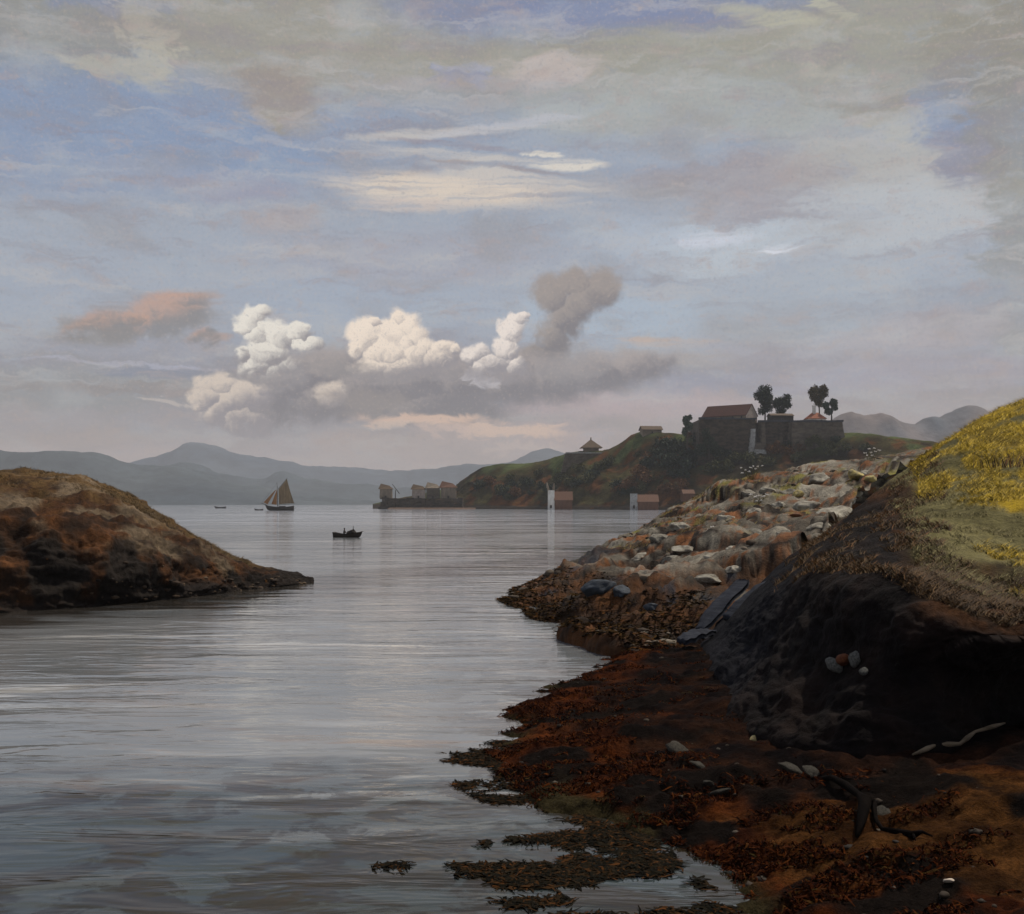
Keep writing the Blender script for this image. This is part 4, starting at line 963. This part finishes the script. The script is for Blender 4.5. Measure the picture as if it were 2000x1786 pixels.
# the rower: one continuous seated body
def person(label, loc, rz, M_skin, M_coat, M_hat):
    J = {'pelvis': ((0,0,.12), .135), 'waist': ((.02,0,.30), .125), 'chest': ((.05,0,.50), .175), 'neck': ((.07,0,.66), .058), 'headc': ((.09,0,.79), .088), 'crown': ((.09,0,.87), .075),
         'shL': ((.05,.17,.60), .068), 'elL': ((.16,.25,.38), .048), 'wrL': ((.38,.21,.36), .034), 'haL': ((.46,.19,.37), .036),
         'shR': ((.05,-.17,.60), .068), 'elR': ((.16,-.25,.38), .048), 'wrR': ((.38,-.21,.36), .034), 'haR': ((.46,-.19,.37), .036),
         'hipL': ((.04,.09,.10), .088), 'knL': ((.42,.12,.22), .062), 'anL': ((.60,.11,-.14), .042), 'toL': ((.76,.12,-.17), .036),
         'hipR': ((.04,-.09,.10), .088), 'knR': ((.42,-.12,.22), .062), 'anR': ((.60,-.11,-.14), .042), 'toR': ((.76,-.12,-.17), .036)}
    E = [('pelvis','waist'),('waist','chest'),('chest','neck'),('neck','headc'),('headc','crown')]
    for s in 'LR': E += [('chest','sh'+s),('sh'+s,'el'+s),('el'+s,'wr'+s),('wr'+s,'ha'+s),('pelvis','hip'+s),('hip'+s,'kn'+s),('kn'+s,'an'+s),('an'+s,'to'+s)]
    # five fingers of each hand, curled round the oar grip
    for s, sg in (('L', 1), ('R', -1)):
        hx, hy, hz = J['ha'+s][0]
        for q, (dy, ln) in enumerate(((-.032,.040),(-.012,.048),(.010,.045),(.030,.036))):
            J[f'f{q}{s}'] = ((hx+.045, hy+dy, hz+.012), .010); J[f'g{q}{s}'] = ((hx+.045+ln*.6, hy+dy, hz-.022), .008)
            E += [('ha'+s, f'f{q}{s}'), (f'f{q}{s}', f'g{q}{s}')]
        J['t'+s] = ((hx+.02, hy-sg*.045, hz-.012), .011); E.append(('ha'+s, 't'+s))
    names = list(J); me = bpy.data.meshes.new('person'); me.from_pydata([J[n][0] for n in names], [(names.index(a), names.index(b)) for a, b in E], []); me.update()
    o = bpy.data.objects.new('person', me); col.objects.link(o); md = o.modifiers.new('skin', 'SKIN'); md.use_smooth_shade = True
    for n, sv_ in zip(names, me.skin_vertices[0].data): sv_.radius = (J[n][1], J[n][1]); sv_.use_root = (n == 'pelvis')
    o.modifiers.new('sub', 'SUBSURF').levels = 1; o.modifiers['sub'].render_levels = 2
    me.materials.append(M_coat); o.location = loc; o.rotation_euler = (0, 0, rz)
    # bake to one plain mesh so that the body is real geometry
    dg = bpy.context.evaluated_depsgraph_get(); em = bpy.data.meshes.new_from_object(o.evaluated_get(dg)); o.modifiers.clear(); o.data = em
    em.materials.clear(); em.materials.append(M_coat); em.materials.append(M_skin)
    for p in em.polygons:
        c = p.center
        if c.z > .69 or c.x > .40 and c.z > .30 and abs(c.y) > .12: p.material_index = 1
    tag(o, label, 'person')
    mb = MB().tube([(.09,0,.86),(.09,0,.872)], [.17,.165], 14).tube([(.085,0,.87),(.085,0,.96),(.085,0,.985)], [.095,.085,.05], 14); mb.build('hat', M_hat, o)
    f = MB().tube([(.165,0,.80),(.20,0,.775),(.17,0,.765)], [.012,.018,.01], 6).build('nose', M_skin, o)
    for sg in (-1, 1):
        MB().tube([(.165,sg*.032,.815),(.178,sg*.032,.815)], [.014,.008], 6).build('eye', M_oak, o)
        MB().tube([(.08,sg*.085,.82),(.085,sg*.098,.79),(.085,sg*.088,.765)], [.012,.018,.01], 6).build('ear', M_skin, o)
    MB().tube([(.168,-.026,.742),(.180,0,.738),(.168,.026,.742)], [.006,.008,.006], 6).build('mouth', M_net, o)
    return o
M_skin = mat_mottled('weathered_skin', (0.20,0.11,0.075), (0.30,0.17,0.12), 12.0)
M_coat = mat_mottled('dark_coat', (0.014,0.012,0.012), (0.040,0.032,0.028), 6.0)
person('person in a dark coat and round hat sitting in the rowing boat with arms forward', inboat(.42, 0, .27), R(338), M_skin, M_coat, M_net)

# ------------------------------------------------------------------ boulders, slabs, driftwood on the near shore
def boulder_mesh(seed, flat=0.62, sub=4):
    g = bmesh.new(); bmesh.ops.create_icosphere(g, subdivisions=sub, radius=1); rr = random.Random(seed)
    planes = [(Vector((rr.gauss(0,1), rr.gauss(0,1), rr.gauss(0,.8))).normalized(), rr.uniform(.62,.88)) for _ in range(9)]
    for v in g.verts:
        p = v.co.copy()
        for n, d in planes:
            e = p.dot(n)-d
            if e > 0: p -= n*e*0.92
        p *= 1+0.16*fbm(p, 1.3, 4, seed)+0.05*fbm(p, 5.0, 3, seed)
        v.co = Vector((p.x*1.15, p.y*.95, p.z*flat))
    me = bpy.data.meshes.new('boulder'); g.to_mesh(me); g.free()
    me.polygons.foreach_set('use_smooth', [True]*len(me.polygons)); return me
def pick(Gd, px, py):
    pts = Gd.reshape(-1, 3); ok = pts[:, 1] > 3
    u = 1000 + pts[:, 0]/np.maximum(pts[:, 1], 1)*F; w = HOR - (pts[:, 2]-CAMZ)/np.maximum(pts[:, 1], 1)*F
    d = (u-px)**2 + (w-py)**2 + (~ok)*1e9 + (pts[:, 1]-pts[:, 1].min())*0.05
    return Vector(pts[np.argmin(d)])
BM_ = [boulder_mesh(i) for i in range(8)]
for m_ in BM_: m_.materials.append(M_boulder)
spots = [(1596,936,26),(1640,950,22),(1575,990,38),(1625,1000,34),(1500,958,24),(1460,960,18),(1545,962,20),(1520,985,18),(1480,1000,24),(1560,1035,30),(1600,1030,22),
 (1530,1040,20),(1445,1075,26),(1400,1045,24),(1330,1030,22),(1290,1050,24),(1345,1075,28),(1390,1090,22),(1470,1040,20),(1310,1090,18),(1250,1085,20),(1420,1010,18),(1650,975,18),
 (1440,1110,22),(1380,1130,24),(1690,925,16),(1670,960,14)]
for i, (px, py, r) in enumerate(spots):
    p = pick(RG[:155], px, py); o = bpy.data.objects.new('boulder', BM_[i % 8]); col.objects.link(o)
    q = r*S(p.y)*1.0; o.location = p + Vector((0, 0, -q*0.22)); o.scale = (q*random.uniform(.9,1.25), q*random.uniform(.9,1.2), q*random.uniform(.7,1.0))
    o.rotation_euler = (random.uniform(-.25,.25), random.uniform(-.25,.25), random.uniform(0, 6.3))
    tag(o, 'grey lichened boulder among others on the rocky shore', 'boulder', 'grey boulders of the rocky shore')
for i, (px, py, r, lab) in enumerate(((1672,933,13,'large yellow lichened boulder near the top of the rocky shore'), (1700,940,10,'small pale yellow boulder right of the large yellow one'), (1560,970,9,'flat yellow patched stone on the big grey boulders'))):
    p = pick(RG[:155], px, py); me = boulder_mesh(40+i, 0.7); me.materials.append(M_yellowrock)
    o = bpy.data.objects.new('boulder', me); col.objects.link(o); q = r*S(p.y)*1.25; o.location = p+Vector((0,0,q*.3)); o.scale = (q, q, q); o.rotation_euler = (0,.2,i*2.0); tag(o, lab, 'boulder')
for i, (px, py, r, lab) in enumerate(((1172,1146,24,'large blue grey angular rock low on the weedy shore'), (1216,1156,17,'smaller blue grey rock right beside the large blue grey one'), (1275,1182,12,'small dark blue rock lowest on the weedy shore'))):
    p = pick(RG[:120], px, py+4); me = boulder_mesh(60+i, 0.8); me.materials.append(M_bluerock)
    o = bpy.data.objects.new('rock', me); col.objects.link(o); q = r*S(p.y)*1.1; o.location = p; o.scale = (q*1.2, q, q*.9); o.rotation_euler = (.2,-.2,i*1.3); tag(o, lab, 'rock')
# slate slabs leaning against the toe of the bank
def slab(label, a, b, w, th, seed):
    a, b = Vector(a), Vector(b); d = b-a; L = d.length; t = d.normalized(); up = Vector((-.45,-.55,.7)); sd = t.cross(up).normalized(); nn = sd.cross(t).normalized()
    vs, fs = [], []; n, m = 24, 8; rr = random.Random(seed)
    for top in (1, 0):
        for i in range(n+1):
            for j in range(m+1):
                f, h = i/n, j/m-.5; ww = w*(1-.35*abs(2*f-1)**3)*(1+.18*fbm((i*.2,seed,0),1,3,seed))
                p = t*(f*L) + sd*(h*ww) + nn*((th if top else 0)+.05*fbm((f*4,h*3,seed),1.5,4,2)+ .08*math.sin(f*3))
                vs.append(p)
    k = m+1; N = (n+1)*k
    for i in range(n):
        for j in range(m): q = i*k+j; fs.append((q, q+1, q+k+1, q+k)); fs.append((q+N, q+N+k, q+N+k+1, q+N+1))
        for j in (0, m): q = i*k+j; fs.append((q, q+k, q+k+N, q+N))
    for i in (0, n):
        for j in range(m): q = i*k+j; fs.append((q, q+N, q+N+1, q+1))
    o = link('slab', mesh_of('slab', vs, fs), M_slab, None, True); o.location = a; tag(o, label, 'stone slab'); return o
slab('long narrow blue grey slab leaning against the foot of the dark bank', P(1368,1236,35.0), P(1455,1140,37.0), .55, .14, 1)
slab('wider dark slate slab lying beside the long narrow one on the bank', P(1425,1215,33.0), P(1525,1140,34.2), .65, .16, 2)
slab('short blue grey slab lying flat below the two leaning slabs', P(1330,1258,33.0), P(1392,1240,34.0), .5, .14, 3)
# pale quartz stones set in the dark cave face, driftwood, branch, shell
def small_stone(label, p, q, seed, mat, name='stone', cat='stone', sc=(1,1,1)):
    me = boulder_mesh(seed, .8, 3); me.materials.append(mat); o = bpy.data.objects.new(name, me); col.objects.link(o)
    o.location = p; o.scale = (q*sc[0], q*sc[1], q*sc[2]); o.rotation_euler = (.3, .4, seed); tag(o, label, cat); return o
small_stone('broad pale stone stuck in the dark face of the bank', pick(KG[40:110], 1632, 1300)+Vector((-.05,-.12,0)), .16, 81, M_palestone, sc=(1.2,1,.8))
small_stone('narrow pale stone upright in the dark bank above the broad pale one', pick(KG[40:110], 1672, 1285)+Vector((-.05,-.12,0)), .14, 82, M_palestone, sc=(.7,1,1.3))
small_stone('small whitish stone low in the dark bank beside the narrow pale one', pick(KG[40:110], 1688, 1312)+Vector((-.05,-.12,0)), .075, 83, M_palestone, sc=(.7,1,1.2))
small_stone('rusty red stone between the pale stones in the dark bank', pick(KG[40:110], 1650, 1288)+Vector((-.05,-.10,0)), .12, 84, mat_mottled('iron_stone', (0.07,0.02,0.008), (0.16,0.05,0.015), 5.0))
def on_beach(px, py, up=0.0): return pick(BG, px, py)+Vector((0,0,up))
pts = [on_beach(x, y, u) for x, y, u in ((1784,1478,.05),(1830,1468,.07),(1875,1462,.09),(1905,1444,.12),(1940,1434,.12),(1962,1426,.1))]
t = thing('driftwood', 'pale bleached driftwood log lying against the foot of the dark bank', 'driftwood', pts[0])
q = [p-pts[0] for p in pts]
MB().tube([q[0], q[0].lerp(q[1],.6), q[1], q[1].lerp(q[2],.5), q[2], q[2].lerp(q[3],.5), q[3], q[4], q[5]], [.015,.04,.022,.042,.028,.04,.022,.036,.012], 10).build('log', M_driftpale, t, True)
bpts = [on_beach(x, y, u) for x, y, u in ((1602,1527,.05),(1622,1533,.10),(1650,1548,.12),(1678,1570,.14),(1690,1590,.16),(1684,1612,.10),(1676,1640,.03))]
t = thing('driftwood_branch', 'crooked black wet branch lying on the rusty brown beach', 'branch', bpts[0])
q = [p-bpts[0] for p in bpts]
MB().tube(q, [.022,.040,.055,.046,.085,.062,.025], 9).build('limb', M_driftdark, t, True)
b2 = [on_beach(x, y, u)-bpts[0] for x, y, u in ((1690,1590,.16),(1703,1585,.14),(1708,1612,.08),(1722,1628,.06),(1760,1634,.05),(1786,1642,.06),(1800,1638,.07),(1822,1640,.05))]
MB().tube(b2, [.055,.05,.03,.026,.045,.05,.02,.01], 8).build('twig', M_driftdark, t, True)
MB().tube([b2[5], b2[5]+Vector((-.02,-.14,-.02))], [.022,.006], 7).build('twig', M_driftdark, t, True)
small_stone('small white broken shell on the rusty weed at the bottom of the beach', on_beach(1848,1727,.03), .055, 90, M_shell, 'shell', 'shell', (1.3,.8,.5))
for i, (px, py, r, lab) in enumerate(((1325,1468,.17,'pale grey beach stone at the edge of the dark ground'), (1365,1497,.12,'small olive stone just below the pale grey one'), (1386,1532,.10,'small grey stone on the dark weed left of the branch'), (1410,1548,.13,'flat light grey stone nearest the left end of the branch'), (1485,1440,.2,'mossy ochre stone on the black ground under the bank'),
        (1725,1592,.12,'flat pale stone right beside the fork of the black branch'), (1590,1510,.12,'grey stone just above the tip of the black branch'), (1545,1505,.16,'low tan ridge stone left of the tip of the branch'))):
    small_stone(lab, on_beach(px, py, .02), r, 100+i, M_quartz if i not in (4,) else M_yellowrock, sc=(1.3,1,.5))

# white umbels growing along the top of the rocks
def flower_plant(label, base_px, heads, Y):
    k = S(Y); b = P(*base_px, Y); t = thing('flowering_plant', label, 'flowers', b)
    mb = MB(); bl2 = MB()
    for hx, hy in heads:
        p = P(hx, hy, Y)-b; mb.tube([(p.x*.25, 0, -.3), (p.x*.6, .05, p.z*.5), (p.x, 0, p.z)], [.022,.018,.012], 5)
        for _ in range(9):
            d = Vector((random.gauss(0,.06), random.gauss(0,.06), random.gauss(0,.02))); c = p+d
            g2 = bmesh.new(); bmesh.ops.create_icosphere(g2, subdivisions=1, radius=random.uniform(.025,.045)); bl2.add([v.co+c for v in g2.verts], [[v.index for v in f.verts] for f in g2.faces]); g2.free()
    mb.build('stem', M_stem, t); bl2.build('blossom', M_blossom, t)
flower_plant('tall white flowering plant on the crest beside the grey path', (1700,905), [(1690,885),(1697,877),(1707,876),(1701,884),(1710,882),(1694,890),(1716,880),(1703,890)], 92)
flower_plant('low white flowering plant on the left edge of the rocky crest', (1468,930), [(1448,914),(1456,918),(1466,914),(1472,911),(1480,912),(1488,910),(1450,924),(1462,922),(1476,916)], 90)
flower_plant('white flowering plant among the middle boulders', (1488,985), [(1466,966),(1474,971),(1482,968),(1492,970),(1498,966),(1486,978),(1478,979)], 76)
flower_plant('wiry white flowering plant on the rust coloured rocks lower down', (1400,1055), [(1383,1034),(1392,1030),(1402,1030),(1410,1036),(1396,1040),(1414,1042)], 62)

# ------------------------------------------------------------------ stuff: grass, weed, pebbles
def blades(name, pts, nrm, hgt, wid, lean, mat, seed, seg=2):
    g = np.random.default_rng(seed); n = len(pts); pts = np.asarray(pts)
    a = g.random(n)*2*math.pi; d = np.c_[np.cos(a), np.sin(a), np.zeros(n)]
    h = hgt*(0.5+g.random((n, 1))); side = np.c_[-np.sin(a+1), np.cos(a+1), np.zeros(n)]
    up = np.array([0, 0, 1.0]) + d*lean*(0.3+g.random((n, 1)))
    mid = pts + up*h*.5; tip = pts + up*h*.85 + d*h*lean*.5
    w = wid*(0.6+0.8*g.random((n, 1)))
    side *= np.where((np.cross(side, up)*np.array([0, -1, .4])).sum(1, keepdims=True) < 0, -1.0, 1.0)
    V = np.stack([pts-side*w, pts+side*w, mid+side*w*.8, mid-side*w*.8, tip], 1).reshape(-1, 3)
    i = np.arange(n)*5; f4 = np.stack([i, i+1, i+2, i+3], 1).tolist(); f3 = np.stack([i+3, i+2, i+4], 1).tolist()
    me = bpy.data.meshes.new(name); me.from_pydata(V.tolist(), [], f4+f3); me.update()
    me.polygons.foreach_set('use_smooth', [True]*len(me.polygons))
    me.normals_split_custom_set_from_vertices([(x*0.4, y*0.4, 0.9) for x, y in np.repeat(d[:, :2], 5, axis=0)])   # blades catch light like the turf they grow from
    o = link(name, me, mat); o['kind'] = 'stuff'; return o
def scatter(Gd, n, seed, u0, u1, v0, v1, keep=None):
    g = np.random.default_rng(seed); nv, nu = Gd.shape[:2]; out = []
    while len(out) < n:
        u, v = g.uniform(u0, u1), g.uniform(v0, v1)
        x, y = u*(nu-1), v*(nv-1); i, j = int(x), int(y); i2, j2 = min(i+1, nu-1), min(j+1, nv-1); fx, fy = x-i, y-j
        p = (Gd[j,i]*(1-fx)+Gd[j,i2]*fx)*(1-fy)+(Gd[j2,i]*(1-fx)+Gd[j2,i2]*fx)*fy
        if keep is None or keep(u, v, p): out.append(p)
    return np.array(out)
L_turf = mat_leaf('turf_blade', [(0, (0.15,0.112,0.018)), (0.5, (0.36,0.25,0.02)), (0.85, (0.54,0.375,0.026)), (1, (0.18,0.16,0.03))])
L_heath = mat_leaf('heath_blade', [(0, (0.06,0.050,0.018)), (0.6, (0.135,0.118,0.046)), (1, (0.22,0.19,0.085))])
L_scrub = mat_leaf('scrub_blade', [(0, (0.02,0.012,0.006)), (0.6, (0.055,0.034,0.012)), (1, (0.12,0.05,0.014))])
def turf_keep(u, v, p): return v + 0.20*fbm(p, .4, 4, 36) + 0.08*fbm(p, 1.2, 4, 46) - 0.07*sstep(.75, .55, u) > .635 and fbm(p, 1.0, 3, 8) > -.25
blades('grass', scatter(KG, 17000, 3, .5, 1, .50, .80, turf_keep), None, .13, .008, 1.1, L_turf, 4)
blades('grass', scatter(KG, 13000, 5, .42, 1, .42, .70, lambda u, v, p: v > .40+.32*sstep(.62,.30,u)+.05 and fbm(p, .8, 3, 18) > .0), None, .085, .006, 1.3, L_heath, 6)
blades('undergrowth', scatter(KG, 7000, 7, .2, .60, .40, .72, lambda u, v, p: fbm(p, .9, 3, 28) > .12), None, .13, .010, 1.0, L_scrub, 8)
blades('undergrowth', scatter(KG, 8000, 31, .55, 1, .34, .52, lambda u, v, p: v > .395 and fbm(p, .9, 3, 58) > -.2), None, .12, .008, 1.2, mat_leaf('rust_blade', [(0, (0.014,0.008,0.004)), (0.6, (0.045,0.024,0.009)), (1, (0.11,0.062,0.022))]), 32)
blades('grass', scatter(LG, 9000, 9, .0, .8, .62, .80, lambda u, v, p: fbm(p, .5, 3, 18) > -.1), None, .13, .014, .9, mat_leaf('dry_blade', [(0, (0.036,0.022,0.008)), (1, (0.105,0.068,0.026))]), 10)
blades('grass', scatter(RG, 5000, 11, .35, 1, .45, .80, lambda u, v, p: fbm(p, .45, 3, 61) > .16), None, .16, .014, .9, mat_leaf('rock_grass_blade', [(0, (0.06,0.05,0.014)), (0.5, (0.13,0.075,0.02)), (1, (0.20,0.17,0.05))]), 12)
# a few taller dark rushes standing out of the slope
blades('reeds', np.array([KG[int(round(.66*259)), int(round(.80*329))]+rng.normal(size=3)*np.array([.45,.5,.0]) for _ in range(70)]), None, .45, .012, .3, L_scrub, 13)
def ribbons(name, pts, ln, wd, mat, seed, lift=.03, curl=.05):
    g = np.random.default_rng(seed); n = len(pts); a = g.random(n)*2*math.pi; V, Fc = [], []
    for i in range(n):
        d = np.array([math.cos(a[i]), math.sin(a[i]), 0]); s2 = np.array([-d[1], d[0], 0]); L_ = ln*(0.4+1.2*g.random()); w = wd*(0.5+g.random()); z = lift*g.random()
        b = len(V); ph = g.random()*6
        for q in range(5):
            f = q/4; c = pts[i] + d*L_*(f-.5) + s2*L_*.18*math.sin(f*4+ph) + np.array([0, 0, z + curl*g.random()*math.sin(f*5+ph)]); ww = w*(1-.7*abs(2*f-1)**2)
            tl = np.array([0, 0, 10*curl*ww*g.normal()])
            V += [c-s2*ww-tl, c+s2*ww+tl]
        for q in range(4): Fc.append((b+2*q, b+2*q+1, b+2*q+3, b+2*q+2))
    me = bpy.data.meshes.new(name); me.from_pydata([tuple(v) for v in V], [], Fc); me.update(); o = link(name, me, mat); o['kind'] = 'stuff'; return o
L_weed = mat_leaf('seaweed_strand', [(0, (0.006,0.002,0.001)), (0.4, (0.020,0.005,0.002)), (0.75, (0.048,0.012,0.003)), (0.94, (0.085,0.025,0.005)), (1, (0.035,0.026,0.008))], rough=0.95, spec=0.03)
ribbons('seaweed', scatter(BG, 11000, 15, .03, 1, .20, .74, lambda u, v, p: p[2] > -.06 and fbm((p[0], p[1]*1.8, 0), .9, 4, 33) > .02 + .4*sstep(.45,.7,v)), .15, .012, L_weed, 16)
L_kelp = mat_leaf('olive_wrack_strand', [(0, (0.008,0.005,0.003)), (0.6, (0.026,0.015,0.005)), (0.9, (0.055,0.030,0.009)), (1, (0.09,0.036,0.009))], rough=0.95, spec=0.03)
def afloat(n, seed):
    g = np.random.default_rng(seed); out = []
    while len(out) < n:
        Y = g.uniform(12.2, 21.5); x = g.uniform(-4.5, 2.6)
        sh = np.interp(Y, [12.5, 13.4, 14.6, 16.0, 18.0, 20.2, 24.0], [2.1, 1.9, 1.7, 1.2, .1, -.35, .1])      # shoreline
        d = sh - x; m = fbm((x*.55, Y*1.0, 0), 1.0, 4, 61) + .25*fbm((x, Y, 0), 3.0, 2, 9)
        reach = 2.9 if Y < 14.2 else (1.5 if Y < 15.5 else .75)
        if -.4 < d < reach*1.3 and g.random() < sstep(-.02, .34, m + .25 - .50*max(0, d)/reach): out.append((x, Y, .006))
    return np.array(out)
ribbons('seaweed', afloat(7500, 25), .22, .020, mat_leaf('floating_weed_strand', [(0, (0.003,0.003,0.002)), (0.55, (0.010,0.008,0.004)), (0.88, (0.030,0.015,0.005)), (1, (0.075,0.028,0.007))], rough=0.9, spec=0.05), 26, lift=.012, curl=.02)
ribbons('seaweed', scatter(RG, 5000, 17, .0, .8, .12, .42, lambda u, v, p: p[2] < 1.3), .45, .035, L_kelp, 18)
def pebbles(name, pts, r0, r1, mat, seed):
    g = np.random.default_rng(seed); gm = bmesh.new(); bmesh.ops.create_icosphere(gm, subdivisions=2, radius=1)
    B = np.array([v.co[:] for v in gm.verts]); Fb = np.array([[v.index for v in f.verts] for f in gm.faces]); gm.free(); V, Fc = [], []
    for i, p in enumerate(pts):
        r = r0+(r1-r0)*g.random()**3; sc = r*np.array([1+.5*g.random(), .8+.4*g.random(), .45+.3*g.random()]); an = g.random()*6
        q = B*(1+.14*g.normal(size=(len(B), 1)))*sc; q = np.c_[q[:,0]*math.cos(an)-q[:,1]*math.sin(an), q[:,0]*math.sin(an)+q[:,1]*math.cos(an), q[:,2]]
        V.append(q+p); Fc.append(Fb+i*len(B))
    me = bpy.data.meshes.new(name); me.from_pydata(np.vstack(V).tolist(), [], np.vstack(Fc).tolist()); me.update(); o = link(name, me, mat, smooth=True); o['kind'] = 'stuff'
pebbles('pebbles', scatter(BG, 140, 19, .02, 1, .25, .8, lambda u, v, p: p[2] > 0), .015, .075, mat_leaf('pebble', [(0, (0.010,0.008,0.006)), (0.7, (0.036,0.025,0.016)), (1, (0.085,0.07,0.052))]), 20)
pebbles('stones', scatter(RG, 260, 21, .05, .95, .12, .74, lambda u, v, p: fbm(p, .35, 3, 73) > 0.05), .04, .30, mat_leaf('shore_stone', [(0, (0.030,0.020,0.013)), (0.5, (0.085,0.065,0.045)), (0.8, (0.17,0.145,0.11)), (1, (0.11,0.04,0.014))]), 22)
pebbles('stones', scatter(LG, 120, 23, .3, .97, .08, .3), .04, .22, mat_leaf('dark_stone', [(0, (0.014,0.010,0.008)), (0.6, (0.045,0.028,0.016)), (1, (0.11,0.075,0.045))]), 24)

# ------------------------------------------------------------------ haze
def make_haze():
    m = bpy.data.materials.new('haze'); m.use_nodes = True; nt = m.node_tree; nt.nodes.clear()
    v = nt.nodes.new('ShaderNodeVolumePrincipled'); v.inputs['Color'].default_value = (0.86, 0.90, 0.97, 1); v.inputs['Density'].default_value = 1.0e-4
    v.inputs['Anisotropy'].default_value = 0.0
    nt.links.new(v.outputs[0], nt.nodes.new('ShaderNodeOutputMaterial').inputs['Volume'])
    b = MB().box(-9600, 9600, -9500, 9600, -6, 420)
    o = b.build('haze', m); o['kind'] = 'stuff'
make_haze()
